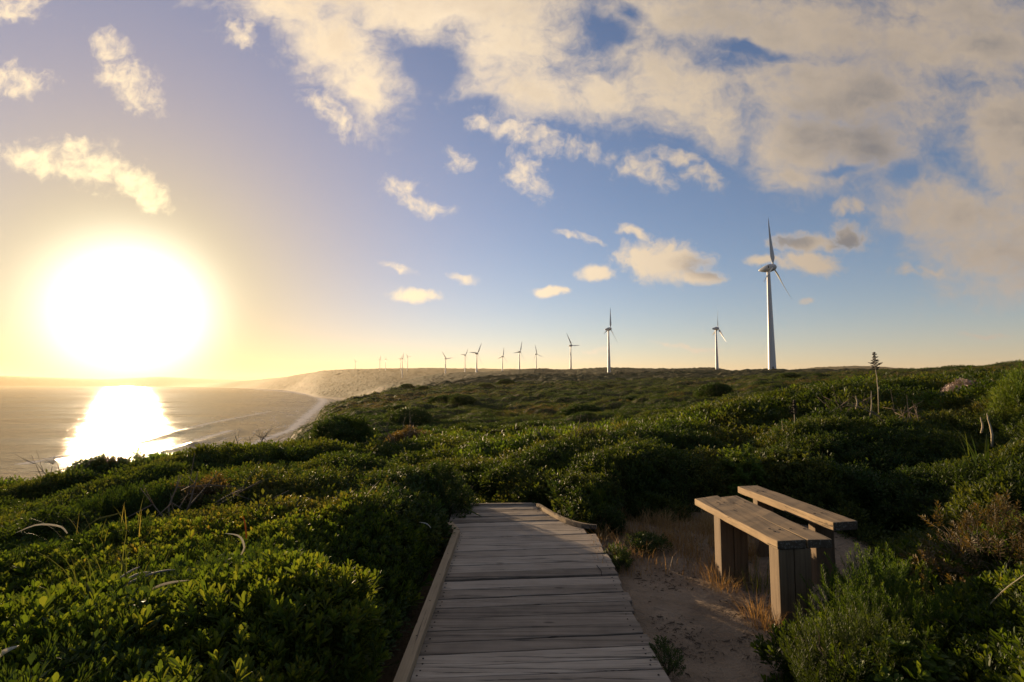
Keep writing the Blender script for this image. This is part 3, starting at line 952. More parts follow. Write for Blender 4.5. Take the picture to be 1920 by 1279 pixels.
def K(key, mat):
    return [(s, M[mat]) for s in SPRIGS[key]]


k_near = K('small', 'leaf') + K('broad', 'leaf_broad')[:2] + K('fine', 'leaf_dark')[:1] + K('tuft', 'leaf_dark')[:1]
scrub_patch('coastal_scrub', (0.6, 4.6), 950, 0.85, k_near, [1, .8, .7, .9, .9, .8, 1], 0.07,
            'low green coastal scrub beside the boardwalk and around the sandy clearing', 0.06)
k_mid = K('tuft', 'leaf_dark')[:1] + K('small', 'leaf') + K('tuft', 'leaf') + K('small', 'leaf_dark')[:1] + K('small', 'leaf_bright')[:1]
scrub_patch('coastal_scrub', (4.6, 9.5), 430, 1.15, k_mid, [1.3, 1, 1, .8, 1, 1, .8, .7, .7], 0.10,
            'thick leafy scrub behind the bench and beyond the left kerb of the boardwalk', 0.06)
k_far = K('tuft', 'leaf') + K('tuft', 'leaf_bright')[:1] + K('tuft', 'leaf_dark')[:1]
scrub_patch('coastal_scrub', (9.5, 17), 130, 1.9, k_far, [1, 1, 1, .7, .7], 0.16,
            'sunlit shrub ridge past the end of the boardwalk', 0.06)
scrub_patch('coastal_scrub', (17, 30), 34, 3.4, k_far, [1, 1, 1, .6, .7], 0.3,
            'dark shrubs in the hollow between the near ridge and the hill', 0.06, xr=(-12, 40))


def heath_tufts():
    """low heath on the hill behind: leaf tufts on the shrub clumps"""
    n = 170000
    y = np.exp(RNG.uniform(math.log(28), math.log(230), n))
    t = RNG.uniform(-0.45, 1.12, n)
    x = t * y
    z = far_z(x, y)
    keep = z > -9
    x, y, z = x[keep], y[keep], z[keep]
    n = len(x)
    e = 0.4
    gx = (far_z(x + e, y) - far_z(x - e, y)) / (2 * e)
    gy = (far_z(x, y + e) - far_z(x, y - e)) / (2 * e)
    nrm = np.stack([-gx, -gy, np.ones_like(gx)], 1)
    nrm /= np.linalg.norm(nrm, axis=1, keepdims=True)
    ax = nrm * 0.7 + np.array([[0, 0, 0.5]]) + RNG.normal(0, 0.3, (n, 3))
    Rm = axes_to_mats(ax, RNG.uniform(0, 6.28, n))
    scl = np.interp(y, [28, 60, 120, 230], [2.4, 2.7, 3.6, 5.0]) * RNG.uniform(0.6, 1.2, n)
    pts = np.stack([x, y, z], 1) - nrm * (0.03 * scl)[:, None]
    kinds = K('tuft', 'leaf_dark')[:2] + K('tuft', 'leaf') + K('tuft', 'leaf_dry')[:1]
    pats = fbm(x * 0.07, y * 0.05, 45)
    u = np.clip(0.35 * RNG.random(n) + 0.65 * np.clip((pats - .30) / .40, 0, 1), 0, .999)
    o = scatter('heath_scrub', pts, mats_to_euler(Rm), scl, np.floor(u * 6).astype(int), kinds)
    tag(o, 'olive green heath of low rounded shrubs over the hill in the middle distance')


heath_tufts()


# ------------------------------------------------------------------ single plants
def bake(tmpls, pts, Rm, scl):
    Vs, Fs, off = [], [], 0
    which = RNG.integers(0, len(tmpls), len(pts))
    for k, (v, f) in enumerate(tmpls):
        sel = which == k
        if not sel.any():
            continue
        W = np.einsum('nij,vj->nvi', Rm[sel], v) * scl[sel][:, None, None] + pts[sel][:, None, :]
        m = len(W)
        Vs.append(W.reshape(-1, 3))
        Fs.append((f[None] + (np.arange(m) * len(v))[:, None, None]).reshape(-1, 3) + off)
        off += m * len(v)
    return np.concatenate(Vs), np.concatenate(Fs)


def tube(path, radii, seg=6):
    """V,F quads->tris of a tapered tube through points"""
    P = np.array(path, float)
    V, Fc = [], []
    n = len(P)
    for i in range(n):
        d = P[min(i + 1, n - 1)] - P[max(i - 1, 0)]
        d /= np.linalg.norm(d) + 1e-9
        ref = np.array([0, 0, 1.0]) if abs(d[2]) < 0.9 else np.array([1.0, 0, 0])
        u = np.cross(ref, d)
        u /= np.linalg.norm(u)
        w = np.cross(d, u)
        for q in range(seg):
            a = 2 * math.pi * q / seg
            V.append(P[i] + radii[i] * (math.cos(a) * u + math.sin(a) * w))
    for i in range(n - 1):
        for q in range(seg):
            a, b = i * seg + q, i * seg + (q + 1) % seg
            Fc += [(a, b, b + seg), (a, b + seg, a + seg)]
    c0, c1 = len(V), len(V) + 1
    V += [P[0], P[-1]]
    for q in range(seg):
        Fc.append((c0, (q + 1) % seg, q))
        Fc.append((c1, (n - 1) * seg + q, (n - 1) * seg + (q + 1) % seg))
    return np.array(V), np.array(Fc)


def merge(parts):
    Vs, Fs, off = [], [], 0
    for v, f in parts:
        Vs.append(v)
        Fs.append(f + off)
        off += len(v)
    return np.concatenate(Vs), np.concatenate(Fs)


def stems_mesh(n, rx, ry, h, r0, rng_, bend=0.25, fork=True, spread=1.0):
    parts = []
    for i in range(n):
        a = rng_.uniform(0, 6.28)
        q = math.sqrt(rng_.uniform(0.05, 1)) * spread
        tip = np.array([rx * q * math.cos(a), ry * q * math.sin(a), h * math.sqrt(max(0.05, 1 - (q / max(spread, 1) * 0.95) ** 2)) * rng_.uniform(.8, 1.0)])
        b = np.array([tip[0] * .18, tip[1] * .18, -0.05])
        mid = b * .5 + tip * .5 + rng_.normal(0, bend * 0.25 * h, 3)
        path = [b, b * .6 + mid * .4 + rng_.normal(0, .02 * h, 3), mid, mid * .45 + tip * .55 + rng_.normal(0, .04 * h, 3), tip]
        parts.append(tube(path, [r0, r0 * .85, r0 * .65, r0 * .45, r0 * .2], 5))
        if fork:
            for j in range(3):
                s0 = mid if j < 2 else path[3]
                t2 = tip + rng_.normal(0, .22 * h, 3) * np.array([1, 1, .6])
                m2 = s0 * .5 + t2 * .5 + rng_.normal(0, .05 * h, 3)
                parts.append(tube([s0, m2, t2], [r0 * .5, r0 * .35, r0 * .12], 4))
    return merge(parts)


def bush(name, label, px, py, Y, rx, ry, h, key, mat, n, scale=1.0, cat='bush', group=None, stem='twig', nstem=10, seed=0, lump=0.22, up=0.6, base=None, inner=0.25, r0=0.012, flat=1.0):
    """py is the photo row of the top of the crown; the plant stands on the ground below it"""
    rg = np.random.default_rng(1000 + seed)
    p = at(px, py, Y)
    g = gz1(p.x, p.y) if base is None else base
    H = max(h, p.z - g) if h is None else h
    root_z = p.z - H
    root = empty(name, (p.x, p.y, min(root_z, g) if base is None else root_z), label, cat, group)
    dz = root_z - root.location.z
    a = rg.uniform(0, 6.28, n)
    cz_ = rg.uniform(-0.15, 1.0, n)
    sq = np.sqrt(np.maximum(0, 1 - cz_ ** 2))
    dirn = np.stack([np.cos(a) * sq, np.sin(a) * sq, cz_], 1)
    lum = fbm(dirn[:, 0] * 2.6 + seed * 3.1 + dirn[:, 2] * 1.7, dirn[:, 1] * 2.6 - seed + dirn[:, 2] * 2.1, 300 + seed, 3)
    rad = 1 - lump + 2 * lump * (lum - 0.25) - np.where(rg.random(n) < inner, rg.uniform(0.1, 0.5, n), rg.uniform(0, 0.1, n))
    sh = dirn.copy()
    sh[:, 2] = np.sign(sh[:, 2]) * np.abs(sh[:, 2]) ** flat
    pts = sh * rad[:, None] * np.array([[rx, ry, H]])
    pts[:, 2] = np.maximum(pts[:, 2], 0.0) + dz
    nrm = dirn / np.array([[rx, ry, H]])
    nrm /= np.linalg.norm(nrm, axis=1, keepdims=True)
    ax = nrm * (1 - up) + np.array([[0, 0, up]]) + rg.normal(0, 0.25, (n, 3))
    Rm = axes_to_mats(ax, rg.uniform(0, 6.28, n))
    scl = scale * rg.uniform(0.7, 1.25, n)
    v, f = bake(SPRIGS[key], pts, Rm, scl)
    link('foliage', mesh_np('foliage', v, f), root, [M[mat]])
    sv, sf = stems_mesh(nstem, rx * .8, ry * .8, H * .85, r0, rg)
    sv[:, 2] += dz
    link('branches', mesh_np('branches', sv, sf, True), root, [M[stem]])
    return root


# ---- the bushes one can tell apart
bush('bush', 'fine leaved dark mound in the left scrub below the cliff edge branches', 250, 932, 5.6, .75, .6, .6, 'fine', 'leaf_dark', 1300, 1.35, seed=31, up=.7)
bush('bush', 'rounded small leaved bush rising midway between the sea edge and the boardwalk', 520, 880, 6.6, .8, .7, .75, 'small', 'leaf_dark', 1500, 1.25, seed=32)
bush('bush', 'dull olive bush at the left edge below the sea', 95, 972, 4.9, .6, .55, .5, 'tuft', 'leaf', 900, 1.2, seed=33)
bush('bush', 'dark bush just left of the kerb bend, in front of the leaning one', 735, 930, 5.2, .5, .55, .6, 'small', 'leaf_dark', 1100, 1.1, seed=34)
bush('bush', 'brownish half dry bush in the middle of the left scrub', 385, 905, 6.0, .5, .45, .5, 'tuft', 'leaf_dry', 500, 1.1, seed=35, lump=.3)
bush('plant', 'small dark weed growing against the right edge of the boardwalk near its bend', 1157, 1032, 4.75, .10, .22, .11, 'small', 'leaf_dark', 120, .6, 'plant', seed=41, r0=.004)
bush('plant', 'small dark weed at the right edge of the boardwalk beside the bare sand', 1251, 1222, 2.98, .06, .15, .06, 'small', 'leaf_dark', 60, .5, 'plant', seed=42, r0=.004)
bush('plant', 'creeping green plant on the sand between the far bench leg and the boardwalk', 1215, 1008, 5.1, .20, .14, .09, 'tuft', 'leaf_dark', 100, .6, 'plant', seed=43, r0=.004)
bush('plant', 'low green plant in front of the large rounded bush at the back of the clearing', 1225, 935, 6.4, .42, .25, .3, 'tuft', 'leaf', 380, .9, 'plant', seed=36, r0=.005)
bush('bush', 'broad leaved bush with upright sunlit shoots beside the left kerb of the boardwalk', 505, 1088, 2.3, .46, .50, .6, 'broad', 'leaf_broad', 1300, .82, seed=1, up=.85, flat=.25, lump=.14)
bush('bush', 'broad leaved bright green bush filling the bottom left corner', 20, 1185, 1.95, .62, .75, .55, 'broad', 'leaf_broad', 1700, .82, seed=2, up=.85, flat=.25, lump=.14)
bush('bush', 'low broad leaved bush at the bottom edge between the corner bush and the kerb', 290, 1318, 1.55, .46, .6, .55, 'broad', 'leaf_broad', 1400, .82, seed=3, up=.85, flat=.25, lump=.14)
bush('bush', 'tall dark rounded bush standing out against the sea at the cliff edge', 640, 781, 14.0, 1.15, 1.2, 1.7, 'tuft', 'leaf_dark', 1500, 2.0, seed=4, lump=.16)
bush('bush', 'leafy bush leaning over the far left end of the boardwalk', 800, 868, 6.3, .62, .7, .95, 'small', 'leaf_dark', 1300, 1.25, seed=5, lump=.2)
bush('bush', 'small round bush close past the right corner of the boardwalk end', 1035, 893, 6.9, .42, .4, .62, 'small', 'leaf', 700, 1.15, seed=6)
bush('shrub', 'fine leaved yellow green shrub right beside the curved kerb', 1108, 921, 6.2, .27, .25, .42, 'fine', 'leaf_bright', 420, 1.05, 'shrub', seed=7, up=.8, lump=.12, nstem=14, r0=.006)
bush('shrub', 'little grey green shrub in front of the fine leaved one by the curved kerb', 1132, 950, 5.75, .20, .18, .25, 'tuft', 'leaf', 170, .8, 'shrub', seed=8, r0=.005)
bush('bush', 'large brown green rounded bush between boardwalk end and bench', 1200, 832, 7.9, .72, .8, 1.25, 'tuft', 'leaf', 1500, 1.35, seed=9, lump=.22)
bush('bush', 'dense bush with small rounded heads behind the far end of the bench', 1385, 835, 6.9, .42, .45, .85, 'whorl', 'leaf_bright', 1100, 1.05, seed=10, lump=.3)
bush('bush', 'yellowish leafy bush directly behind the rear plank of the bench', 1475, 838, 6.7, .45, .5, .9, 'whorl', 'leaf', 1100, 1.1, seed=11, lump=.28)
bush('bush', 'dark low bush under the yellowish one behind the bench', 1600, 872, 6.3, .6, .6, .75, 'tuft', 'leaf_dark', 900, 1.1, seed=12)
bush('shrub', 'feathery needle leaved shrub to the right of the bench legs', 1655, 1062, 3.15, .36, .42, .46, 'feather', 'leaf_bright', 620, .95, 'shrub', seed=13, up=.8, lump=.28, nstem=16, r0=.006)
bush('shrub', 'darker feathery shrub at the bottom edge right of the sand', 1610, 1160, 2.65, .34, .32, .34, 'feather', 'leaf', 480, .9, 'shrub', seed=14, up=.8, lump=.26, nstem=14, r0=.006)
bush('plant', 'low leafy plant at the foot of the near bench leg', 1490, 1196, 2.98, .20, .14, .13, 'broad', 'leaf', 90, .8, 'plant', seed=15, r0=.004)
bush('plant', 'bright round leaved plant at the bottom edge below the feathery shrubs', 1705, 1232, 2.45, .20, .15, .2, 'whorl', 'leaf_bright', 120, 1.1, 'plant', seed=16, r0=.004)
bush('bush', 'brown twiggy half dry bush at the right edge', 1855, 950, 3.7, .52, .5, .62, 'small', 'leaf_dry', 420, 1.0, seed=17, lump=.3, nstem=46, r0=.006, inner=.4)
bush('bush', 'green leafy bush above the twiggy dry one at the right edge', 1900, 893, 4.6, .55, .5, .6, 'broad', 'leaf', 600, 1.0, seed=18)
bush('bush', 'bright yellow green bush rising at the right edge of the ridge', 1925, 706, 8.2, .50, .5, 1.0, 'fine', 'leaf_bright', 900, 1.7, seed=19, up=.8)
bush('shrub', 'pale pinkish shrub of dry seed heads on the right ridge', 1815, 716, 11.0, .62, .4, .42, 'seedhead', 'leaf_pink', 420, 2.4, 'shrub', seed=20, nstem=40, r0=.006, up=.5, lump=.3)
bush('bush', 'broad dark bush in the hollow behind the boardwalk end', 880, 806, 27.0, 2.2, 2.0, 1.6, 'tuft', 'leaf_dark', 1300, 3.4, seed=21)
bush('bush', 'brownish bush in the hollow beside the dark cliff edge bush', 775, 808, 24.0, 1.3, 1.2, 1.3, 'tuft', 'leaf_dry', 800, 3.0, seed=22)
bush('bush', 'wind pruned dark bush on the cliff edge at the left', 195, 862, 11.0, .9, .6, .75, 'tuft', 'leaf_dark', 700, 1.6, seed=23)


# taller dark bushes scattered over the hill
def hill_bushes():
    rg = np.random.default_rng(91)
    rg2 = np.random.default_rng(92)
    n = 620
    a = rg.uniform(0, 6.28, n)
    c = rg.uniform(-.1, 1, n)
    q = np.sqrt(1 - c * c)
    d = np.stack([np.cos(a) * q, np.sin(a) * q, c], 1)
    lum = fbm(d[:, 0] * 2.2 + 4, d[:, 1] * 2.2 + d[:, 2] * 2, 93, 3)
    p = d * (.78 + .5 * (lum - .3))[:, None] * np.array([[1.9, 1.7, 1.25]])
    v, f = bake(SPRIGS['tuft'], p, axes_to_mats(d * .5 + np.array([[0, 0, .5]]) + rg.normal(0, .25, (n, 3)), rg.uniform(0, 6.28, n)), rg.uniform(2.6, 4.6, n))
    fm = mesh_np('foliage', v, f)
    fm.materials.append(M['leaf_dark'])
    sv, sf = stems_mesh(8, 1.5, 1.4, 1.0, .04, rg2)
    sm = mesh_np('branches', sv, sf, True)
    sm.materials.append(M['twig'])
    k = 0
    while k < 30:
        Y = math.exp(rg.uniform(math.log(48), math.log(260)))
        px = rg.uniform(700, 1560)
        x = (px - 960) / F * Y
        z = float(far_z(np.array([x]), np.array([Y]))[0])
        if z < -6:
            continue
        r_ = empty('heath_bush', (x, Y, z - .25), 'rounded dark bush standing a little above the low heath of the middle hill', 'bush', 'dark bushes scattered over the heath hill')
        sc_ = rg.uniform(.6, 1.15) * (1 + Y / 400)
        r_.scale = (sc_ * rg.uniform(.9, 1.5), sc_, sc_ * rg.uniform(.7, 1.0))
        r_.rotation_euler = (0, 0, rg.uniform(0, 6.28))
        for nm, me in (('foliage', fm), ('branches', sm)):
            o = bpy.data.objects.new(nm, me)
            COL.objects.link(o)
            o.parent = r_
        k += 1


hill_bushes()


# ---- stalks, blades, twigs
def blade(path, w, seg_up=(0, 0, 1)):
    """a folded strap along a path"""
    P = np.array(path, float)
    n = len(P)
    V, Fc = [], []
    for i in range(n):
        d = P[min(i + 1, n - 1)] - P[max(i - 1, 0)]
        d /= np.linalg.norm(d) + 1e-9
        s = np.cross(d, np.array(seg_up, float))
        if np.linalg.norm(s) < 1e-3:
            s = np.array([1.0, 0, 0])
        s /= np.linalg.norm(s)
        nn = np.cross(s, d)
        f = i / (n - 1)
        ww = w * (0.55 + 0.9 * f if f < 0.45 else 0.955) * (1 - max(0, (f - .45) / .55) ** 1.6) + w * .03
        V += [P[i] - s * ww * .5 + nn * ww * .12, P[i], P[i] + s * ww * .5 + nn * ww * .12]
        V += [P[i] - s * ww * .5 + nn * ww * .12 - nn * .0012, P[i] - nn * .0015, P[i] + s * ww * .5 + nn * ww * .12 - nn * .0012]
    for i in range(n - 1):
        a, b = i * 6, i * 6 + 6
        for u, v in ((0, 1), (1, 2), (4, 3), (5, 4), (2, 5), (3, 0)):
            Fc += [(a + u, a + v, b + v), (a + u, b + v, b + u)]
    return np.array(V), np.array(Fc)


def arc(p0, p1, sag, n=9, side=(0, 0, 0)):
    p0, p1 = np.array(p0, float), np.array(p1, float)
    out = []
    for i in range(n):
        f = i / (n - 1)
        q = p0 * (1 - f) + p1 * f
        q = q + np.array([0, 0, sag]) * 4 * f * (1 - f) + np.array(side, float) * 4 * f * (1 - f)
        out.append(q)
    return out


def one_mesh(name, parts, mat, label, cat, group=None, smooth=True):
    v, f = merge(parts) if isinstance(parts, list) else parts
    o0 = v[np.argmin(v[:, 2])].copy()
    me = mesh_np(name, v - o0, f, smooth)
    o = link(name, me, None, [mat])
    o.location = o0
    return tag(o, label, cat, group)


def px_blade(pts, Y, w, sag=0.0):
    """pts: photo pixels from root to tip, at depth Y (or one depth per point)"""
    ys = Y if isinstance(Y, (list, tuple)) else [Y] * len(pts)
    w *= .55
    P = np.array([at(x, y, d) for (x, y), d in zip(pts, ys)])
    k = np.linspace(0, len(P) - 1, 11)
    Q = []
    for u in k:
        i = min(int(u), len(P) - 2)
        f = u - i
        p0, p1, p2, p3 = P[max(i - 1, 0)], P[i], P[i + 1], P[min(i + 2, len(P) - 1)]
        Q.append(.5 * ((2 * p1) + (-p0 + p2) * f + (2 * p0 - 5 * p1 + 4 * p2 - p3) * f * f + (-p0 + 3 * p1 - 3 * p2 + p3) * f ** 3))
    return blade(Q, w, (0.3, -0.9, 0.3))


BL = 'arching sedge blades over the left scrub'
one_mesh('sedge_plant', px_blade([(126, 1000), (112, 987), (70, 984), (28, 1000)], [3.348, 3.348, 3.301, 3.255], .022), M['blade_pale'], 'pale arching blade nearest the left edge above the corner bush', 'sedge blade', BL)
one_mesh('sedge_plant', px_blade([(452, 1040), (458, 1025), (448, 1005), (420, 1000)], 2.790, .020), M['blade_pale'], 'pale curled blade hooked over the shoots left of the orange tipped one', 'sedge blade', BL)
one_mesh('sedge_plant', px_blade([(462, 1010), (460, 985), (455, 965)], 2.976, .018), M['blade_orange'], 'orange blade standing upright in the left scrub', 'sedge blade', BL)
one_mesh('sedge_plant', px_blade([(270, 1112), (300, 1098), (328, 1091), (356, 1088)], 2.418, .022), M['blade_pale'], 'broad pale blade lying on the leaves below the grey driftwood', 'sedge blade', BL)
one_mesh('sedge_plant', px_blade([(92, 1175), (84, 1168), (78, 1164)], [2.139, 2.120, 2.102], .03), M['blade_pale'], 'short white curled leaf above the bottom left corner bush', 'sedge blade', BL)
one_mesh('sedge_plant', px_blade([(-6, 1236), (8, 1222), (35, 1211)], 1.767, .028), M['blade_pale'], 'pale blade cut by the left edge low in the corner', 'sedge blade', BL)
one_mesh('sedge_plant', px_blade([(230, 960), (215, 965), (180, 975), (150, 1000)], 3.906, .02), M['grass_green'], 'green arching blade over the hazy left scrub', 'sedge blade', BL)
one_mesh('sedge_plant', px_blade([(182, 1140), (170, 1115), (160, 1090)], 2.372, .03), M['grass_green'], 'upright yellow green strap leaf beside the grey driftwood', 'sedge blade', BL)
one_mesh('sedge_plant', px_blade([(240, 1130), (238, 1090), (228, 1050), (218, 1030)], 2.697, .014), M['grass_green'], 'tall thin green blade rising behind the driftwood', 'sedge blade', BL)
one_mesh('sedge_plant', px_blade([(668, 956), (690, 925), (712, 900)], 4.836, .014), M['blade_pale'], 'straight pale stalk sticking up from the dark scrub left of the boardwalk', 'sedge blade', BL)
one_mesh('sedge_plant', px_blade([(808, 990), (800, 982), (785, 979)], 4.557, .016), M['blade_pale'], 'thin curled blade hanging beside the kerb bend', 'sedge blade', BL)
for k, (x0, y0, x1, y1) in enumerate(((190, 1120, 262, 1063), (190, 1128, 330, 1068), (205, 1118, 300, 1078), (255, 1135, 372, 1108))):
    p0, p1 = at(x0, y0, 2.75), at(x1, y1, 2.85)
    one_mesh('driftwood_stick', tube(arc(p0, p1, .02 + .015 * k, 9), [.008, .008, .008, .007, .007, .006, .005, .004, .002], 6), M['twig_grey'],
             ['short grey dead stick lying uppermost on the left scrub', 'long bowed grey dead stick on the left scrub', 'thin grey dead stick between the two bowed ones', 'lowest brown grey stick half sunk in the leaves'][k], 'stick', 'dead sticks on the left scrub')

# bare branches on the cliff edge
rg = np.random.default_rng(5)
for k, (x, y, Y, hh, lab) in enumerate(((118, 905, 10.0, .55, 'bare dark branches against the sea on the left cliff edge'), (245, 868, 11.2, .40, 'small bare twigs on the cliff edge beside the pruned bush'), (480, 838, 13.0, .45, 'thin dry grass stems on the cliff edge near the dark rounded bush'),
                                       (1575, 765, 9.6, .22, 'pale bare twigs in the sunlit scrub left of the tall flower stalk'), (1700, 778, 8.2, .2, 'dark bare twigs in the scrub right of the tall flower stalk'),
                                       (745, 822, 13.5, .5, 'grey bare twigs beside the dark rounded bush, on its landward side'), (1048, 838, 9.0, .42, 'bare twigs above the bushes behind the boardwalk end'), (335, 945, 5.2, .3, 'tangle of dead twigs in the middle of the left scrub'))):
    p = at(x, y, Y)
    parts = []
    for i in range(9):
        tip = np.array(p) + np.array([rg.normal(0, .35), rg.normal(0, .2), hh * rg.uniform(.4, 1.0)])
        b = np.array(p) + np.array([rg.normal(0, .12), 0, -.35])
        mid = (b + tip) / 2 + rg.normal(0, .05, 3)
        parts.append(tube([b, mid, tip], [.012, .008, .003], 5))
        for j in range(2):
            t2 = tip + rg.normal(0, .13, 3)
            parts.append(tube([mid * .4 + tip * .6, t2], [.006, .002], 4))
    one_mesh('dead_branch', parts, M['twig'], lab, 'dead branch', None)


def flower_spike(px, py_top, py_bot, Y, head, label, mat='stalk', r=.011, lean=0):
    b, t = np.array(at(px + lean, py_bot, Y)), np.array(at(px, py_top, Y))
    H = t[2] - b[2]
    root = empty('flower_stalk', b, label, 'flower stalk', None)
    d = t - b
    path = [d * f + np.array([.012 * math.sin(f * 5), 0, 0]) for f in (-.25, .2, .5, .75, 1.0)]
    v, f = tube(path, [r, r, r * .8, r * .6, r * .3], 7)
    link('stem', mesh_np('stem', v, f, True), root, [M[mat]])
    if head > 0:
        rg = np.random.default_rng(int(px))
        parts = []
        n = 46
        for i in range(n):
            q = i / (n - 1)
            z = 1 - head * (1 - q)
            wid = rg.uniform(.55, 1.25) * H * head * (0.40 * (1 - q) ** 0.7 * (0.25 + 0.75 * abs(math.sin(q * 15 + .8))) + .05) * (1 if q > .08 else .7)
            a = i * 2.4
            c = d * z
            tip = c + np.array([math.cos(a) * wid, math.sin(a) * wid, wid * .35])
            parts.append(tube([c, (c * .45 + tip * .55), tip], [r * .5, r * 1.1, r * .35], 5))
        v, f = merge(parts)
        link('seed_head', mesh_np('seed_head', v, f), root, [M['seed']])
    return root


flower_spike(1639, 661, 752, 8.5, .36, 'tall pale flower stalk with a dark tiered seed head standing above the right ridge', lean=8, r=.008)
flower_spike(1489, 750, 815, 8.6, .42, 'short dark seed spike on a pale stalk left of the tall one', lean=0, r=.008)
flower_spike(1635, 733, 776, 9.0, 0, 'pale broken stalk leaning below the tall seed head', lean=-3, r=.010)
flower_spike(1606, 742, 762, 9.2, 0, 'short pale stub left of the pale broken stalk', lean=0, r=.012)
flower_spike(1852, 775, 825, 6.6, 0, 'thick cream stalk among the bushes near the right edge', lean=8, r=.013)
flower_spike(1840, 782, 806, 6.7, 0, 'thin cream stub beside the thick cream stalk', lean=1, r=.011)
flower_spike(1467, 788, 812, 8.4, 0, 'thin pale stub left of the dark seed spike', lean=0, r=.006)
one_mesh('strap_plant', px_blade([(1850, 775), (1835, 758), (1815, 748)], 6.6, .03), M['grass_green'], 'broken green strap leaf pointing left above the thick cream stalk', 'strap leaf')
one_mesh('strap_plant', px_blade([(1840, 1150), (1880, 1108), (1925, 1075)], [2.9, 2.8, 2.7], .03), M['blade_pale'], 'pale strap leaf slanting up at the right edge below the dry bush', 'strap leaf')


def tussock(name, label, cat, c, n, h, w, mat, spread, seed, lean=.5, group=None):
    rg = np.random.default_rng(seed)
    c = np.array(c)
    parts = []
    for i in range(n):
        a = rg.uniform(0, 6.28)
        hh = h * rg.uniform(.5, 1.1)
        b = np.array([math.cos(a), math.sin(a), 0]) * spread * math.sqrt(rg.random()) * .45
        d = np.array([math.cos(a + rg.normal(0, .6)), math.sin(a + rg.normal(0, .6)), 0]) * lean * hh * rg.uniform(.2, 1.2)
        P = []
        for f in np.linspace(0, 1, 6):
            P.append(b + d * f ** 1.7 + np.array([0, 0, hh * (f - .28 * lean * f ** 3) - .02 * (1 - f)]))
        P = np.array(P)
        V, Fc = [], []
        s = np.array([-math.sin(a), math.cos(a), 0.0])
        for q, p in enumerate(P):
            ww = w * (1 - (q / 5) ** 2) + w * .05
            V += [p - s * ww * .5, p + s * ww * .5]
        for q in range(5):
            k = 2 * q
            Fc += [(k, k + 1, k + 3), (k, k + 3, k + 2)]
        parts.append((np.array(V), np.array(Fc)))
    v, f = merge(parts)
    o = link(name, mesh_np(name, v, f), None, [M[mat]])
    o.location = c
    return tag(o, label, cat, group)


GT = 'dry grass tussocks round the bench'


def gpt(px, py):
    p = onz(px, py, GZ)
    p.z = gz1(p.x, p.y) - .01
    return p


tussock('grass_tussock', 'golden dry tussock against the foot of the near bench leg', 'grass tussock', gpt(1432, 1172), 170, .20, .0035, 'grass_dry', .30, 1, .8, GT)
tussock('grass_tussock', 'dry tussock round the foot of the far bench leg', 'grass tussock', gpt(1352, 1102), 150, .20, .0035, 'grass_dry', .32, 2, .8, GT)
tussock('grass_tussock', 'greenish thin tussock under the seat between the bench legs', 'grass tussock', gpt(1420, 1105), 100, .26, .0035, 'grass_green', .35, 3, .7, GT)
tussock('grass_tussock', 'faded dry tussock on the sand left of the far bench leg', 'grass tussock', gpt(1290, 1040), 120, .17, .0035, 'grass_dry', .34, 10, .9, GT)
tussock('grass_tussock', 'dry brown tussock at the back of the sand beside the curved kerb', 'grass tussock', gpt(1190, 998), 130, .18, .0035, 'grass_dry', .36, 11, .9, GT)
tussock('sedge_clump', 'clump of stiff grey green strap leaves behind the far end of the bench', 'sedge clump', gpt(1352, 950), 46, .62, .013, 'blade_grey', .35, 4, .55)
tussock('sedge_clump', 'small drooping grey sedge left of the stiff strap leaves', 'sedge clump', gpt(1285, 958), 26, .34, .008, 'blade_grey', .3, 5, 1.0)
tussock('sedge_clump', 'dark strap leaf clump in the shade near the right edge', 'sedge clump', at(1850, 905, 5.6), 34, .6, .018, 'leaf_dark', .4, 6, .6)
tussock('sedge_clump', 'thin upright grass stems among the dead sticks in the left scrub', 'sedge clump', at(215, 1118, 2.75), 22, .34, .0045, 'grass_green', .55, 8, .7)
tussock('sedge_clump', 'sparse tall grass stems in the hazy scrub behind the dead sticks', 'sedge clump', at(235, 1030, 4.1), 22, .42, .0055, 'grass_green', .9, 9, .7)
tussock('sedge_clump', 'thin wiry grass clump at the bottom right corner', 'sedge clump', gpt(1860, 1265), 70, .5, .006, 'grass_green', .4, 7, .8)


def dry_grass():
    """the dry sward at the back of the clearing"""
    parts, rg = [], np.random.default_rng(77)
    n = 0
    while n < 8500:
        px, py = rg.uniform(1118, 1420), rg.uniform(948, 1110)
        p = onz(px, py, GZ)
        dens = math.exp(-((py - (985 + (px - 1250) * .04)) / 32) ** 2) + .12 * (py < 1080) + .3 * (px > 1330) * (py < 1080)
        if float(fbm(np.array([p.x * 3]), np.array([p.y * 3]), 81)[0]) < .42:
            dens *= .25
        if rg.random() > dens:
            continue
        n += 1
        z = GZ - .02
        h = rg.uniform(.04, .13) * (1.7 if float(fbm(np.array([p.x * 5]), np.array([p.y * 5]), 83)[0]) > .52 else .8)
        a = rg.uniform(0, 6.28)
        l = rg.uniform(.2, 1.0) * h
        s = np.array([-math.sin(a), math.cos(a), 0]) * .0022
        b = np.array([p.x, p.y, z])
        m_ = b + np.array([math.cos(a) * l * .35, math.sin(a) * l * .35, h * .7])
        t_ = b + np.array([math.cos(a) * l, math.sin(a) * l, h])
        parts.append((np.array([b - s, b + s, m_ - s * .8, m_ + s * .8, t_]), np.array([(0, 1, 3), (0, 3, 2), (2, 3, 4)])))
    v, f = merge(parts)
    o = link('dry_grass', mesh_np('dry_grass', v, f), None, [M['grass_dry']])
    tag(o, 'golden dry grass at the back of the sandy clearing', kind='stuff')


dry_grass()


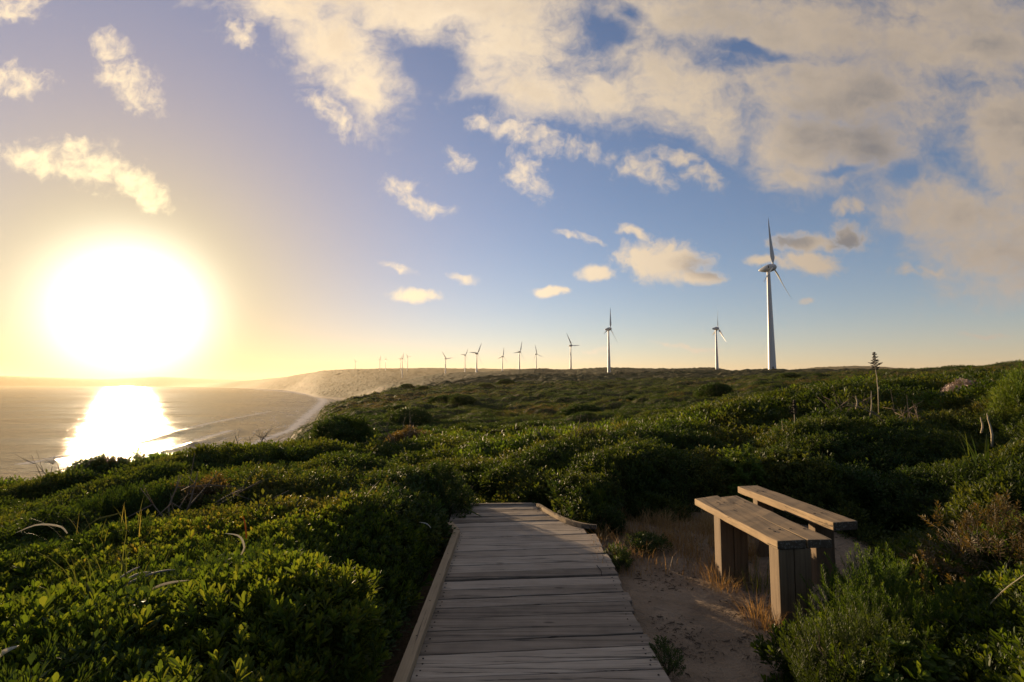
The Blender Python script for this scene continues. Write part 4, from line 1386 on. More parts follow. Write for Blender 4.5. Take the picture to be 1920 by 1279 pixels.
def litter():
    parts, rg = [], np.random.default_rng(78)
    for i in range(5200):
        px, py = rg.uniform(1130, 1620), rg.uniform(1000, 1279)
        p = onz(px, py, GZ)
        q = float(fbm(np.array([p.x * 3.1 + 9]), np.array([p.y * 3.1]), 82)[0])
        if rg.random() > np.clip((q - .46) / .14, 0.02, 1):
            continue
        if sdf(CLEAR, np.array([p.x]), np.array([p.y]))[0] > -.02 or p.x < .92:
            continue
        z = gz1(p.x, p.y) + .004
        a = rg.uniform(0, 6.28)
        l = min(.09, rg.lognormal(math.log(.011), .7))
        d = np.array([math.cos(a), math.sin(a), rg.uniform(-.05, .2)]) * l
        b = np.array([p.x, p.y, z])
        r_ = min(.004, .0012 + l * .09)
        parts.append(tube([b, b + d * .5 + np.append(rg.normal(0, l * .12, 2), .002), b + d], [r_ * .7, r_, r_ * .4], 4))
    v, f = merge(parts)
    o = link('leaf_litter', mesh_np('leaf_litter', v, f), None, [M['litter']])
    tag(o, 'dark twig and leaf litter scattered on the sand', kind='stuff')


litter()
one_mesh('twig', tube([onz(1119, 1060, .008), onz(1127, 1070, .012), onz(1128, 1079, .008)], [.003, .003, .002], 5), M['seed'], 'small bent dark twig lying on the boardwalk planks', 'twig')
one_mesh('fallen_leaf', px_blade([(868, 948), (886, 960), (904, 969)], [6.1, 6.0, 5.95], .03), M['grass_green'], 'green strap leaf fallen across the sunlit end of the boardwalk', 'leaf')


# ------------------------------------------------------------------ timber
def box8(bm, c8, mat=0, bev=0.004, cuts=0, jitter=0.0):
    """c8: four top corners (counter-clockwise) then four bottom corners"""
    b = bmesh.new()
    vs = [b.verts.new(c) for c in c8]
    t, d = vs[:4], vs[4:]
    b.faces.new(t)
    b.faces.new(d[::-1])
    for i in range(4):
        j = (i + 1) % 4
        b.faces.new((t[j], t[i], d[i], d[j]))
    b.normal_update()
    bmesh.ops.recalc_face_normals(b, faces=b.faces)
    if cuts:
        # cut along the longest edges
        L = max(e.calc_length() for e in b.edges)
        es = [e for e in b.edges if e.calc_length() > .8 * L]
        bmesh.ops.subdivide_edges(b, edges=es, cuts=cuts, use_grid_fill=True)
    if bev:
        es = [e for e in b.edges if len(e.link_faces) == 2 and e.calc_face_angle(0) > 0.6]
        bmesh.ops.bevel(b, geom=es, offset=bev, segments=2, profile=.6, affect='EDGES')
    if jitter:
        for v in b.verts:
            k = (round(v.co.x * 9), round(v.co.y * 9))
            rr = random.Random(hash(k))
            v.co.z += rr.uniform(-jitter, jitter)
            v.co.x += rr.uniform(-jitter, jitter)
            v.co.y += rr.uniform(-jitter, jitter)
    for f in b.faces:
        f.material_index = mat
    me = bpy.data.meshes.new('tmp')
    b.to_mesh(me)
    b.free()
    bm.from_mesh(me)
    bpy.data.meshes.remove(me)


def disc(bm, c, r, mat, n=10, h=.0025):
    b = bmesh.new()
    bmesh.ops.create_cone(b, cap_ends=True, segments=n, radius1=r, radius2=r * .8, depth=h)
    bmesh.ops.translate(b, verts=b.verts, vec=Vector(c) + Vector((0, 0, h / 2)))
    for f in b.faces:
        f.material_index = mat
    me = bpy.data.meshes.new('tmp')
    b.to_mesh(me)
    b.free()
    bm.from_mesh(me)
    bpy.data.meshes.remove(me)


def bm_obj(name, bm, mats, parent, loc=None):
    me = bpy.data.meshes.new(name)
    if parent is not None:
        bmesh.ops.translate(bm, verts=bm.verts, vec=-parent.location)
    bm.to_mesh(me)
    bm.free()
    return link(name, me, parent, mats)


def build_boardwalk():
    root = empty('boardwalk', (0.13, 3.0, GZ), 'weathered grey timber boardwalk with raised edge kerbs leading to the bushes', 'boardwalk')
    rows = [1268, 1190, 1108, 1032, 960, 880, 815, 758, 697, 640, 590, 543, 497, 455, 413, 370, 330, 300, 275, 255, 238, 222, 208, 195, 183, 172, 162]
    yl = [onz(860, 900 + v / 3.375, 0).y for v in rows]
    ys = [-1.5 + .15 * k for k in range(28)]
    ys = [y for y in ys if y < yl[0] - .1] + yl
    bm = bmesh.new()
    rr = random.Random(4)

    def xr(y):
        return float(np.interp(y, [-2, 2.7, 5.44, 5.6, 5.83, 6.43, 6.7], [.765, .775, .838, .66, .52, .30, .28]))

    def xl(y):
        return float(np.interp(y, [-2, 2.7, 5.2, 5.32, 5.6, 6.7], [-.50, -.50, -.52, -.56, -.66, -.70]))
    for a, b in zip(ys[:-1], ys[1:]):
        sk = float(np.interp(a, [2.6, 5.2, 6.5], [.105, .17, .10]))
        gap = rr.choice([.006, .008, .010, .014, .020, .028]) * (1.0 if a < 4.6 else .6)
        j = lambda s=.004: rr.uniform(-s, s)
        lo_l, lo_r, hi_l, hi_r = a + gap / 2 + j(), a + sk + gap / 2 + j(.006), b - gap / 2 + j(), b + sk - gap / 2 + j(.006)
        if hi_l - lo_l < .03:
            hi_l = lo_l + .03
        if hi_r - lo_r < .03:
            hi_r = lo_r + .03
        e = rr.uniform(-.022, .018)
        x0, x1 = xl(a) + rr.uniform(-.004, 0), min(xr(lo_r), xr(hi_r)) + e
        x1a, x1b = (xr(lo_r) + e, xr(hi_r) + e) if a > 5.25 else (x1, x1 + j(.01))
        z = rr.uniform(-.004, .003)
        tl, tr = z + j(.003), z + j(.003)
        fl = lambda x: (x - x0) / (x1 - x0)
        c = [(x0, lo_l, tl), (x1a, lo_r, tr), (x1b, hi_r, tr + j(.002)), (x0, hi_l, tl + j(.002))]
        box8(bm, c + [(p[0], p[1], p[2] - .04) for p in c], 0, .004, cuts=8, jitter=.0016)
        for fx in (x0 + .035, x1 - .05):
            for fy in (.28, .72):
                f = (fx - x0) / (x1 - x0)
                yy = (lo_l * (1 - fy) + hi_l * fy) * (1 - f) + (lo_r * (1 - fy) + hi_r * fy) * f
                if rr.random() < .9:
                    disc(bm, (fx + j(.008), yy, max(tl, tr) - .0005), .0055, 1, 8, .0025)
        # splits near the right ends
        for k in range(rr.choice([0, 0, 1, 2])):
            xa = x1 - rr.uniform(.01, .05)
            l = rr.uniform(.08, .4)
            fy = rr.uniform(.2, .8)
            f1, f0 = 1.0, (xa - l - x0) / (x1 - x0)
            y1 = lo_r * (1 - fy) + hi_r * fy
            y0 = (lo_l * (1 - fy) + hi_l * fy) * (1 - f0) + y1 * f0
            zz = max(tl, tr) + .0012
            w_ = rr.uniform(.0012, .003)
            b2 = bmesh.new()
            v = [b2.verts.new(q) for q in ((xa - l, y0, zz), (xa, y1 - w_, zz), (xa, y1 + w_, zz))]
            b2.faces.new(v).material_index = 1
            me = bpy.data.meshes.new('t')
            b2.to_mesh(me)
            b2.free()
            bm.from_mesh(me)
            bpy.data.meshes.remove(me)
    bm_obj('deck', bm, [M['deck'], M['iron']], root)

    def strip(name, pts, w, z0, z1, mat, side):
        bm = bmesh.new()
        P = [Vector((x, y, 0)) for x, y in pts]
        for a, b in zip(P[:-1], P[1:]):
            d = (b - a).normalized()
            n = Vector((-d.y, d.x, 0)) * w * side
            a2, b2 = a + d * .002, b - d * .002
            c = [a2, b2, b2 + n, a2 + n]
            if side < 0:
                c = [a2 + n, b2 + n, b2, a2]
            box8(bm, [(p.x, p.y, z1) for p in c] + [(p.x, p.y, z0) for p in c], 0, .005, 3, .001)
        for a, b in zip(P[:-1], P[1:]):
            k = max(1, int((b - a).length / .45))
            for i in range(k):
                q = a.lerp(b, (i + .5) / k)
                d = (b - a).normalized()
                n = Vector((-d.y, d.x, 0)) * w * side * .5
                disc(bm, (q.x + n.x, q.y + n.y, z1 - .0005), .006, 1, 8)
        return bm_obj(name, bm, [mat, M['iron']], root)
    strip('kerb', [(-.497, -1.5), (-.497, 1.4)], .062, -.005, .055, M['kerb'], 1)
    strip('kerb', [(-.497, 1.404), (-.50, 5.25)], .062, -.005, .055, M['kerb'], 1)
    strip('kerb', [(-.502, 5.262), (-.60, 5.55)], .062, -.005, .055, M['kerb'], 1)
    # curved kerb on the right, bent from one length of timber
    curve = [(.842, 5.452), (.77, 5.475), (.70, 5.52), (.63, 5.59), (.56, 5.69), (.49, 5.83), (.42, 6.02), (.35, 6.22), (.285, 6.44)]
    V, Fc = [], []
    C2 = [Vector((x, y, 0)) for x, y in curve]
    for i, p in enumerate(C2):
        d = (C2[min(i + 1, len(C2) - 1)] - C2[max(i - 1, 0)]).normalized()
        n = Vector((d.y, -d.x, 0)) * .042
        for q, z in ((p, .0), (p, .045), (p + n, .045), (p + n, .0)):
            V.append((q.x, q.y, z))
    m_ = len(C2)
    for i in range(m_ - 1):
        for q in range(4):
            a, b = i * 4 + q, i * 4 + (q + 1) % 4
            Fc.append((a, b, b + 4, a + 4))
    Fc += [(0, 3, 2, 1), ((m_ - 1) * 4, (m_ - 1) * 4 + 1, (m_ - 1) * 4 + 2, (m_ - 1) * 4 + 3)]
    bm = bmesh.new()
    bv = [bm.verts.new(v) for v in V]
    for f in Fc:
        bm.faces.new([bv[i] for i in f])
    bmesh.ops.recalc_face_normals(bm, faces=bm.faces)
    es = [e for e in bm.edges if e.calc_face_angle(0) > .8]
    bmesh.ops.bevel(bm, geom=es, offset=.005, segments=2, affect='EDGES')
    o = bm_obj('curved_kerb', bm, [M['kerb']], root)
    strip('end_board', [(.285, 6.56), (-.72, 6.50)], .045, -.06, .018, M['deck'], -1)
    # bearers under the deck
    for x in (-.42, .15, .70):
        bm = bmesh.new()
        c = [(x - .04, -1.4, -.046), (x + .04, -1.4, -.046), (x + .04, 5.3, -.046), (x - .04, 5.3, -.046)]
        box8(bm, c + [(p[0], p[1], -.15) for p in c], 0, .004)
        bm_obj('bearer', bm, [M['kerb']], root)


build_boardwalk()


def build_bench():
    z1 = CZ - 1.0
    c0 = onz(1457, 1015, z1)
    root = empty('bench', (1.9, 4.1, GZ), 'weathered timber bench with two seat planks and a separate rear plank on stout legs', 'bench')

    def plank(name, cs, th, holes):
        bm = bmesh.new()
        P = [onz(x, y, z1) for x, y in cs]      # near-left, near-right, far-right, far-left
        box8(bm, [tuple(p) for p in P] + [(p.x, p.y, p.z - th) for p in P], 0, .006, 10, .0022)
        for hx, hy in holes:
            q = onz(hx, hy, z1)
            disc(bm, (q.x, q.y, q.z + .001), .0105, 1, 10, .0022)
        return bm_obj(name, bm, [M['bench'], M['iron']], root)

    def hl(pts):
        return [(1240 + x / 3.552, 860 + y / 3.552) for x, y in pts]
    plank('seat_plank', [(1457, 1015), (1511, 1012.5), (1345, 929), (1302, 934.6)], .054, hl([(374, 291), (416, 291), (390, 303), (720, 468), (788, 473), (754, 485)]))
    plank('seat_plank', [(1514.5, 1012.5), (1561, 1011.5), (1381, 928.5), (1349, 932)], .054, hl([(482, 296), (556, 290), (860, 468), (952, 468)]))
    plank('rear_plank', [(1562, 979.8), (1607.5, 976.5), (1420, 910), (1383, 912)], .062, hl([(638, 218), (676, 218), (1020, 366), (1068, 362)]))

    def post(name, x0, x1, y0, y1, top, bot, skew=0.0):
        bm = bmesh.new()
        c = [(x0, y0, top), (x1, y0 + skew, top), (x1, y1 + skew, top), (x0, y1, top)]
        box8(bm, c + [(p[0], p[1], bot) for p in c], 0, .006, 5, .002)
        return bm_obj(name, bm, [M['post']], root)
    zb = z1 - .056
    post('leg', 1.702, 1.806, 3.505, 3.635, zb, GZ - .12, .01)
    post('leg', 1.812, 1.925, 3.518, 3.648, zb, GZ - .12, .01)
    post('leg', 1.642, 1.748, 4.305, 4.445, zb, GZ - .12, .01)
    post('leg', 1.754, 1.865, 4.318, 4.458, zb, GZ - .12, .01)
    zb = z1 - .064
    post('rear_leg', 2.385, 2.535, 4.30, 4.40, zb, GZ - .12, .0)
    post('rear_leg', 2.255, 2.40, 5.00, 5.10, zb, GZ - .12, .0)


build_bench()


# ------------------------------------------------------------------ wind turbines
def lathe(profile, seg, axis='z'):
    V, Fc = [], []
    for r, z in profile:
        for q in range(seg):
            a = 2 * math.pi * q / seg
            c, s = r * math.cos(a), r * math.sin(a)
            V.append((c, s, z) if axis == 'z' else (z, c, s))
    n = len(profile)
    for i in range(n - 1):
        for q in range(seg):
            a, b = i * seg + q, i * seg + (q + 1) % seg
            Fc.append((a, b, b + seg, a + seg))
    return np.array(V), np.array(Fc)


HUB = 65.0
tz = np.linspace(0, 1, 14)
tow = [(2.35 - 1.35 * f + .12 * (1 - f) ** 6, f) for f in tz] + [(0.02, 1.0)]
TOWER = mesh_np('tower', *lathe(tow, 28), True)
nac = [(0.02, -9.6), (.35, -9.4), (.75, -8.6), (1.2, -7.2), (1.7, -5.2), (2.15, -3.0), (2.42, -1.0), (2.48, .4), (2.4, 1.5), (2.3, 1.9), (2.05, 1.92)]
v, f = lathe(nac, 28, 'x')
v[:, 2] *= .98
NAC = mesh_np('nacelle', v, f, True)
spn = [(2.02, 1.98), (2.32, 2.0), (2.3, 2.8), (2.0, 3.7), (1.45, 4.4), (.75, 4.85), (.02, 5.0)]
SPIN = mesh_np('spinner', *lathe(spn, 24, 'x'), True)


def blade_mesh():
    V, Fc = [], []
    secs = [(1.2, .85, .85, 0), (2.6, .85, .80, 8), (4.2, 1.5, .62, 22), (6.5, 2.6, .50, 18), (9, 2.6, .42, 14), (13, 2.2, .33, 10), (18, 1.75, .26, 6), (23, 1.35, .2, 3.5), (28, .95, .14, 2), (31.5, .45, .07, 1), (33.2, .16, .03, 0)]
    n = 14
    for z, ch, th, tw in secs:
        ch, th = ch * 1.15, th * 1.2
        pre = -1.1 * (z / 33) ** 2 * -1.0
        sweep = -.7 * (z / 33) ** 2.2
        ca, sa = math.cos(R(tw + 22)), math.sin(R(tw + 22))
        for q in range(n):
            a = 2 * math.pi * q / n
            cx = ch * .5 * math.cos(a) + (ch * .12 if z > 3 else 0)
            tx = th * .5 * math.sin(a) * (1 - .45 * math.cos(a) * (-1 if z > 3 else 0))
            # chord lies in the rotor plane (y), thickness along the axis (x)
            V.append((tx * ca + cx * sa + pre, cx * ca - tx * sa + sweep, z))
    m_ = len(secs)
    for i in range(m_ - 1):
        for q in range(n):
            a, b = i * n + q, i * n + (q + 1) % n
            Fc.append((a, b, b + n, a + n))
    return mesh_np('blade', np.array(V), np.array(Fc), True)


BLADE = blade_mesh()
for me in (TOWER, NAC, SPIN, BLADE):
    me.materials.append(M['turbine'])
# a dark vent panel on each flank of the nacelle
VENTS = []
for sgn in (1, -1):
    VP, VF = [], []
    for i, xx in enumerate((-.1, .25, .6, .95)):
        for j, aa in enumerate((-12, 0, 14, 28)):
            rr_ = np.interp(xx, [-1, .4, 1.5], [2.42, 2.48, 2.4]) + .02
            VP.append((xx, -sgn * rr_ * math.cos(R(aa)), rr_ * .98 * math.sin(R(aa))))
    for i in range(3):
        for j in range(3):
            a = i * 4 + j
            VF.append((a, a + 1, a + 5, a + 4))
    vm = mesh_np('vent', np.array(VP), np.array(VF), True)
    vm.materials.append(M['vent'])
    VENTS.append(vm)
MAST = mesh_np('wind_sensor', *merge([tube([(-6.3, 0, 1.3), (-6.3, 0, 3.0)], [.07, .05], 6), tube([(-6.3, -.35, 2.9), (-6.3, .35, 2.9)], [.05, .05], 6)]), True)
MAST.materials.append(M['vent'])
DOOR = mesh_np('door', np.array([(2.44 * math.cos(a), 2.44 * math.sin(a), z) for z in (.4, 2.6) for a in np.linspace(-1.9, -1.5, 6)]), grid_faces(2, 6), True)
DOOR.materials.append(M['vent'])

# hub pixel, depth, axis angle towards the camera (deg), phase, base row if the foot shows, label
WG = 'white wind turbines along the coastal hills'
TURB = [
    (1450, 502, 333, 16, -4, 'largest white wind turbine on the hill crest, its rotor almost edge on'),
    (1144.5, 617, 780, 22, -13, 'second largest wind turbine, its white foot showing on the heath left of the largest'),
    (1346, 616, 815, -20, 14, 'slender wind turbine just left of the largest one'),
    (1072, 648, 1220, 34, 32, 'wind turbine between the second largest and the low middle hill'),
    (1006.7, 664, 1740, 38, 12, 'wind turbine rightmost of the three behind the middle ridge, one blade straight up'),
    (975.5, 660, 1430, 36, -22, 'middle and tallest of the three turbines behind the middle ridge'),
    (943.5, 668.5, 1740, 38, -14, 'leftmost of the three turbines behind the middle ridge'),
    (895.5, 663, 1350, 40, -34, 'wind turbine with its full pale tower standing before the ridge'),
    (873, 666, 2050, 40, -34, 'smaller wind turbine close left of the full pale tower'),
    (836.7, 673, 1830, 42, 38, 'wind turbine with a spread Y of blades above the brown coastal hill'),
    (765, 669.5, 3600, 44, 40, 'hazy turbine rightmost of the close trio on the far ridge'),
    (755.5, 672.5, 2600, 40, -12, 'hazy turbine with the tallest blade in the close trio on the far ridge'),
    (752, 672.5, 3900, 44, -30, 'hazy turbine leftmost of the close trio on the far ridge'),
    (724, 674.5, 4000, 5, 0, 'hazy turbine seen edge on, right of a far pair'),
    (713, 673.5, 4000, 42, -16, 'hazy turbine with spread blades, left of a far pair'),
    (667, 678.5, 4700, 42, 42, 'faintest wind turbine, alone at the seaward end of the far ridge'),
]


def make_turbine():
    root = bpy.data.objects.new('wind_turbine', None)
    COL.objects.link(root)
    tw = link('tower', TOWER, root)
    dr = link('door', DOOR, tw)
    nc = link('nacelle', NAC, root)
    for vm in VENTS:
        link('vent', vm, nc)
    link('wind_sensor', MAST, nc)
    sp = link('spinner', SPIN, root)
    for k in range(3):
        b = link('blade', BLADE, sp)
        b.location = (3.0, 0, 0)
        b.rotation_euler = (2 * math.pi * k / 3, 0, 0)
    return root


def copy_tree(o, parent=None):
    c = o.copy()
    COL.objects.link(c)
    c.parent = parent
    for ch in [q for q in bpy.data.objects if q.parent == o]:
        copy_tree(ch, c)
    return c


proto = make_turbine()
for i, (px, py, Y, beta, ph, lab) in enumerate(TURB):
    o = proto if i == 0 else copy_tree(proto)
    hub = at(px, py, Y)
    az = math.atan2(hub.x, hub.y)
    right = Vector((math.cos(az), -math.sin(az), 0))
    toward = Vector((-math.sin(az), -math.cos(az), 0))
    ax = right * math.cos(R(beta)) + toward * math.sin(R(beta))
    yaw = math.atan2(ax.y, ax.x)
    base = hub - ax * 3.0
    gz = float(far_z(np.array([base.x]), np.array([base.y]))[0])
    H = hub.z - gz
    foot = -0.6
    o.location = (base.x, base.y, gz)
    tag(o, lab, 'wind turbine', WG)
    print('TURB', i, round(H, 1))
    for ch in [q for q in bpy.data.objects if q.parent == o]:
        nm = ch.name.split('.')[0]
        if nm == 'tower':
            ch.location = (0, 0, foot)
            ch.scale = (1, 1, H - foot - 1.6)
            for d in [q for q in bpy.data.objects if q.parent == ch]:
                d.scale = (1, 1, 1 / (H - foot - 1.6))
                d.rotation_euler = (0, 0, -az + .35)
                d.location = (0, 0, .6 / H)
        else:
            ch.location = (0, 0, H)
            if nm == 'spinner':
                ch.rotation_euler = Euler((R(ph), R(-6), yaw), 'XYZ')
            else:
                ch.rotation_euler = (0, R(-6), yaw)
                if nm == 'nacelle':
                    ch.scale = (.70, 1.06, 1.06)
                    ch.location = (.64 * math.cos(yaw), .64 * math.sin(yaw), H + .07)

# ------------------------------------------------------------------ world
w = bpy.data.worlds.new('World')
SC.world = w
w.use_nodes = True
nt = NT(w.node_tree)
tc = nt.n('ShaderNodeTexCoord')
D = nt.vmath('NORMALIZE', tc.outputs['Generated'])
sky = nt.n('ShaderNodeTexSky', sky_type='NISHITA')
sky.sun_disc = False
sky.sun_elevation = SUN_EL
sky.sun_rotation = SUN_AZ
sky.air_density = 1.0
sky.dust_density = 0.2
sky.ozone_density = 1.8
sky.altitude = 60
sep = nt.n('ShaderNodeSeparateXYZ', {0: D})
ymax = nt.math('MAXIMUM', sep.outputs[1], 0.02)
comb = nt.n('ShaderNodeCombineXYZ')
nt.set(comb, 0, nt.math('DIVIDE', sep.outputs[0], ymax))
nt.set(comb, 1, nt.math('DIVIDE', sep.outputs[2], ymax))
UV = comb.outputs[0]
wn = nt.n('ShaderNodeTexNoise', {'Vector': UV, 'Scale': 7.0, 'Detail': 4.0, 'Roughness': 0.6})
UVw = nt.vmath('ADD', UV, nt.vmath('SCALE', nt.vmath('SUBTRACT', wn.outputs['Color'], (0.5, 0.5, 0.5)), scale=0.085))


LAST = [None]


def after(vec, val):
    # keeps the blobs in sequence, so that few of them are held in the shader's memory at a time
    return vec if val is None else nt.vmath('ADD', vec, nt.vmath('SCALE', (1e-7, 0, 0), scale=val))


def blobs(lst, vec, k, grow=1.0):
    cur = None
    for i, (px, py, rx, ry, rot) in enumerate(lst):
        if i % 5 == 0:
            vec = after(vec, LAST[0] if cur is None else cur)
        t, s = ts(px, py)
        mp = nt.n('ShaderNodeMapping', vector_type='TEXTURE')
        nt.set(mp, 'Vector', vec)
        mp.inputs['Location'].default_value = (t, s, 0)
        mp.inputs['Rotation'].default_value = (0, 0, R(-rot))
        mp.inputs['Scale'].default_value = (rx * grow / F, ry * grow / F, 1)
        l = nt.vmath('LENGTH', mp.outputs[0], out=1)
        cur = l if cur is None else nt.math('SMOOTH_MIN', cur, l, k)
    LAST[0] = cur
    return nt.math('SUBTRACT', 1.0, cur)


SHEET = [(560, 20, 140, 60, 30), (640, 90, 150, 75, 45), (690, 165, 70, 55, 60), (800, 10, 330, 62, 0), (960, 80, 130, 120, 20), (1010, 170, 120, 60, 0),
         (1130, 165, 130, 66, 0), (1260, 160, 150, 85, 10), (1335, 225, 90, 60, 45), (1330, 20, 280, 62, 0), (1560, 50, 280, 80, 0), (1780, 60, 300, 130, 0),
         (1620, 170, 260, 100, 0), (1500, 270, 120, 85, 0), (1480, 335, 60, 40, 0), (1620, 270, 110, 50, 20), (1780, 390, 140, 95, 20), (1880, 440, 150, 110, 0), (1890, 260, 110, 160, 0), (2150, 200, 250, 380, 0), (1700, -200, 900, 200, 0), (700, -180, 500, 150, 0)]
HOLES = [(815, 125, 62, 36, 15), (1135, 55, 46, 34, 30), (1180, 25, 30, 16, 0), (1410, 90, 70, 14, 14), (1690, 325, 34, 22, -25), (1580, 318, 46, 10, 0), (900, 205, 50, 22, 0)]
PUFFS = [(985, 325, 58, 36, 35), (985, 250, 75, 28, 20), (1100, 278, 55, 18, 10), (1205, 312, 60, 25, 25), (1315, 330, 46, 26, 30), (1268, 295, 50, 18, 10), (855, 292, 22, 26, 40), (750, 348, 42, 22, 10), (790, 378, 55, 14, 18), (905, 232, 40, 14, 0),
         (1590, 380, 45, 14, 5), (866, 523, 30, 9, 5), (745, 507, 27, 8, 25), (1060, 437, 24, 7, 10), (1190, 430, 34, 10, 15), (1105, 443, 20, 9, 30), (1512, 571, 14, 7, 0), (1720, 510, 60, 14, 0), (1300, 647, 75, 6, 0), (1115, 652, 22, 6, 0), (1850, 627, 60, 5, 0),
         (250, 152, 78, 34, 38), (208, 92, 46, 26, 35), (28, 155, 66, 34, 10), (20, 18, 60, 34, 20), (455, 68, 26, 26, 60), (60, 300, 95, 26, 12), (165, 300, 90, 42, 12), (158, 268, 26, 20, 0), (265, 345, 75, 26, 28), (620, 205, 60, 26, 40)]
CUMU = [(1250, 493, 98, 50, 6), (1205, 480, 62, 38, 0), (1110, 515, 42, 20, 5), (1310, 522, 58, 20, 4), (1032, 547, 48, 13, -6), (778, 557, 50, 15, 4), (1515, 492, 75, 30, 5), (1430, 490, 40, 12, 0), (1592, 440, 44, 34, 15), (1515, 455, 80, 24, -4)]

def tex(vec, scale, detail, rough=0.6, dist=0.0):
    return nt.math('SUBTRACT', nt.noise(vec, scale, detail, rough, dist), 0.5)


def madd(*terms):
    cur = None
    for x, k in terms:
        v = nt.math('MULTIPLY', x, k)
        cur = v if cur is None else nt.math('ADD', cur, v)
    return cur


# streaks drawn out along the wind for the high sheets
rotm = nt.n('ShaderNodeMapping', {'Vector': UVw})
rotm.inputs['Rotation'].default_value = (0, 0, R(38))
rotm.inputs['Scale'].default_value = (0.5, 1.4, 1)
nL = tex(UV, 3.2, 3, 0.5)
n1 = tex(rotm.outputs[0], 8.0, 8, 0.60, 0.2)
n2 = tex(UVw, 19.0, 7, 0.62, 0.15)
n3 = tex(UVw, 46.0, 6, 0.62, 0.1)
sunuv = Vector((SUN.x / SUN.y, SUN.z / SUN.y, 0))
tos = nt.vmath('NORMALIZE', nt.vmath('SUBTRACT', tuple(sunuv), UV))
UVc = nt.vmath('ADD', UV, nt.vmath('SCALE', nt.vmath('SUBTRACT', wn.outputs['Color'], (0.5, 0.5, 0.5)), scale=0.04))
ds = blobs(SHEET, UVw, 0.35)
dh = blobs(HOLES, UVw, 0.2)
dp = blobs(PUFFS, UVw, 0.25, 1.2)
dc = blobs(CUMU, UVc, 0.25)
dg_ = blobs([(1322, 506, 66, 26, 12), (1590, 446, 44, 40, 0), (1490, 452, 70, 22, 0)], UVc, 0.2)
hole = nt.math('MAXIMUM', madd((dh, 1.0), (n1, 1.3), (n2, 1.2), (dh, 0.0)), -0.35)
hole = nt.math('MAXIMUM', nt.math('ADD', hole, 0.35), 0.0)
sheet = madd((nt.math('MINIMUM', ds, 0.7), 0.9), (nL, 0.6), (n1, 1.7), (n2, 0.9), (n3, 0.7), (hole, -0.62), (1.0, 0.20))
a_sheet = nt.math('MULTIPLY', nt.rng(sheet, -0.28, 0.95), 0.95)
puff = madd((nt.math('MINIMUM', dp, 0.55), 1.0), (n1, 1.3), (n2, 1.9), (n3, 1.5))
a_puff = nt.math('MULTIPLY', nt.rng(puff, -0.15, 1.15), 0.92)
cum = madd((nt.math('MINIMUM', dc, 0.8), 1.0), (n1, 0.3), (n2, 1.0), (n3, 1.0))
a_cum = nt.math('MULTIPLY', nt.rng(cum, -0.08, 0.62), 0.96)
# broken cloud overhead, out of view, added to lift the ambient light
elev = sep.outputs[2]
ov = nt.noise(D, 2.6, 7, 0.6)
outside = nt.rng(elev, 0.60, 0.78)
a_ov = nt.math('MULTIPLY', nt.math('MULTIPLY', nt.rng(ov, 0.36, 0.60), outside), nt.rng(elev, 0.06, 0.22))
alpha = nt.math('MAXIMUM', nt.math('MAXIMUM', a_sheet, a_ov), nt.math('MAXIMUM', a_puff, a_cum))

# how near to the sun the view goes
dotS = nt.vmath('DOT_PRODUCT', D, tuple(SUN), out=1)
ang = nt.math('ARCCOSINE', nt.math('MINIMUM', dotS, 0.99999))
near = nt.rng(ang, 0.25, 1.20, interp='LINEAR')
c_lit = nt.ramp(near, [(0.0, (1.0, 0.80, 0.47)), (0.45, (0.98, 0.79, 0.55)), (1.0, (0.50, 0.405, 0.31))])
c_shd = nt.ramp(near, [(0.0, (0.86, 0.66, 0.40)), (0.45, (0.62, 0.50, 0.37)), (1.0, (0.205, 0.198, 0.205))])
# thicker parts of the sheets are greyer, the cumulus is lit on the side towards the sun
sh_sheet = nt.rng(madd((nL, 2.4), (n1, 1.3), (n2, 0.6), (nt.math('MINIMUM', ds, 0.8), 0.5)), 0.05, 1.15)
sh_cum = nt.rng(madd((dg_, 0.9), (n2, 0.9), (n3, 0.5)), -0.15, 0.75)
iscum = nt.rng(nt.math('SUBTRACT', a_cum, nt.math('MAXIMUM', a_sheet, a_puff)), -0.1, 0.2)
shade = nt.math('ADD', nt.math('MULTIPLY', sh_sheet, nt.math('SUBTRACT', 1.0, iscum)), nt.math('MULTIPLY', sh_cum, iscum), clamp=True)
shade = nt.math('MULTIPLY', shade, nt.rng(nt.math('MAXIMUM', a_sheet, a_cum), 0.3, 0.9))
c_cl = nt.mix(shade, c_lit, c_shd)
CLOUD_GAIN, SKY_GAIN = 0.44, 0.066
near_sun = nt.math('POWER', 2.71828, nt.math('MULTIPLY', nt.math('POWER', nt.math('DIVIDE', ang, R(23)), 2.0), -1.0))
skyc = nt.vmath('SCALE', nt.vmath('MULTIPLY', sky.outputs[0], (0.97, 0.93, 1.12)), scale=nt.math('MULTIPLY', nt.math('SUBTRACT', 1.0, nt.math('MULTIPLY', near_sun, 0.93)), SKY_GAIN))
c_cl = nt.mix(nt.math('MULTIPLY', outside, 0.85), c_cl, (0.40, 0.40, 0.42, 1))
clc = nt.mix(1.0, c_cl, (CLOUD_GAIN,) * 3 + (1,), 'MULTIPLY')
base = nt.mix(alpha, skyc, clc)


def glow(width, power, col):
    e = nt.math('POWER', nt.math('DIVIDE', ang, R(width)), power)
    e = nt.math('POWER', 2.71828, nt.math('MULTIPLY', e, -1.0))
    return nt.vmath('SCALE', col, scale=e)


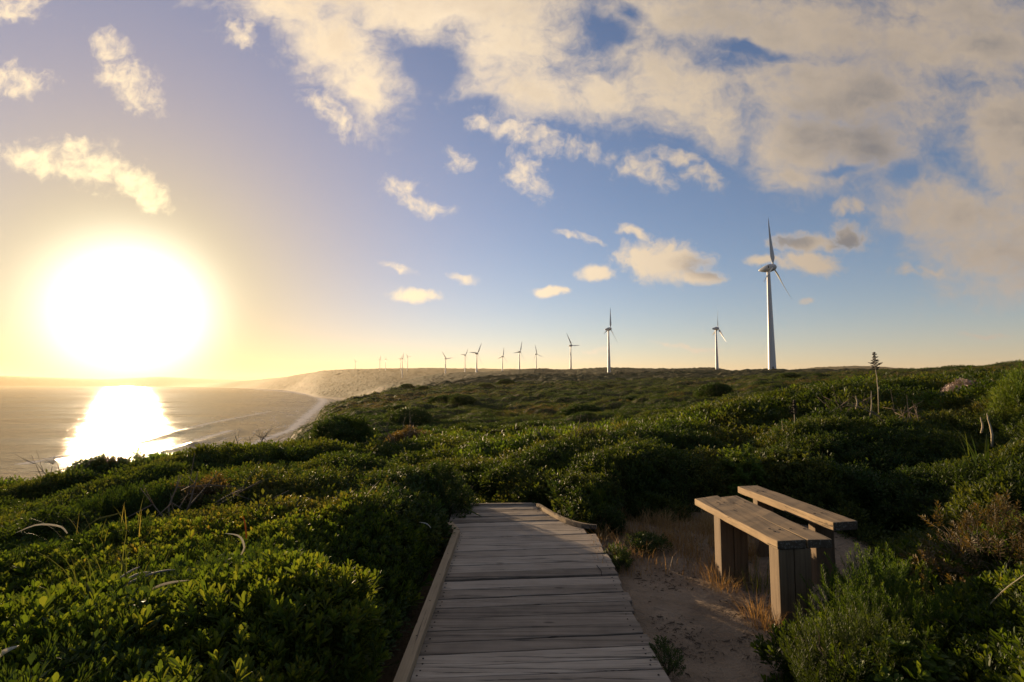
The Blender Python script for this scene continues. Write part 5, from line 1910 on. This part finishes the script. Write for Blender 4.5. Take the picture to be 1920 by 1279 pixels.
g = nt.vmath('ADD', glow(5.1, 2.3, (1.1, 1.05, 0.9)), glow(12.5, 2.0, (0.16, 0.15, 0.022)))
g = nt.vmath('ADD', g, glow(27, 2.0, (0.175, 0.122, 0.105)))
band = nt.math('POWER', 2.71828, nt.math('MULTIPLY', nt.math('POWER', nt.math('DIVIDE', nt.math('MAXIMUM', elev, 0.0), 0.085), 1.6), -1.0))
g = nt.vmath('ADD', g, nt.vmath('SCALE', (0.030, 0.013, 0.034), scale=nt.math('MULTIPLY', nt.math('MULTIPLY', band, nt.rng(elev, -0.03, 0.0)), nt.rng(ang, 0.15, 0.7))))
tot = nt.vmath('ADD', base, g)
bg = nt.n('ShaderNodeBackground')
nt.set(bg, 'Color', tot)
bg.inputs['Strength'].default_value = 1.0
ow = nt.n('ShaderNodeOutputWorld')
nt.set(ow, 'Surface', bg.outputs[0])
w.cycles.sampling_method = 'MANUAL'
w.cycles.sample_map_resolution = 512

# ------------------------------------------------------------------ sun
sl = bpy.data.lights.new('sun', 'SUN')
sl.energy = 5.0
sl.angle = R(0.5)
sl.color = (1.0, 0.72, 0.42)
so = bpy.data.objects.new('sun', sl)
so.rotation_euler = SUN.to_track_quat('Z', 'Y').to_euler()
so.location = SUN * 200
COL.objects.link(so)

# ------------------------------------------------------------------ haze
HAZE = True
if HAZE:
    me = bpy.data.meshes.new('haze')
    b = bmesh.new()
    bmesh.ops.create_cube(b, size=1.0)
    for v in b.verts:
        v.co = Vector((v.co.x * 70000, -300 + (v.co.y + .5) * 15500, -53.5 + (v.co.z + .5) * 300))
    b.to_mesh(me)
    b.free()
    m = bpy.data.materials.new('haze_air')
    m.use_nodes = True
    nt = NT(m.node_tree)
    pv = nt.n('ShaderNodeVolumePrincipled')
    pv.inputs['Color'].default_value = (0.95, 0.80, 0.56, 1)
    pv.inputs['Density'].default_value = 3.6e-5
    pv.inputs['Anisotropy'].default_value = 0.35
    out = nt.n('ShaderNodeOutputMaterial')
    nt.t.links.new(pv.outputs[0], out.inputs['Volume'])
    o = link('haze', me, None, [m])
    tag(o, kind='stuff')

# ------------------------------------------------------------------ output
SC.render.engine = 'CYCLES'
SC.cycles.use_denoising = True
SC.cycles.max_bounces = 6
SC.cycles.diffuse_bounces = 3
SC.cycles.glossy_bounces = 3
SC.cycles.transmission_bounces = 3
SC.cycles.volume_bounces = 0
SC.cycles.sample_clamp_indirect = 6.0
SC.view_settings.view_transform = 'Standard'
SC.view_settings.look = 'None'
SC.view_settings.gamma = 1.0
SC.view_settings.exposure = 1.2
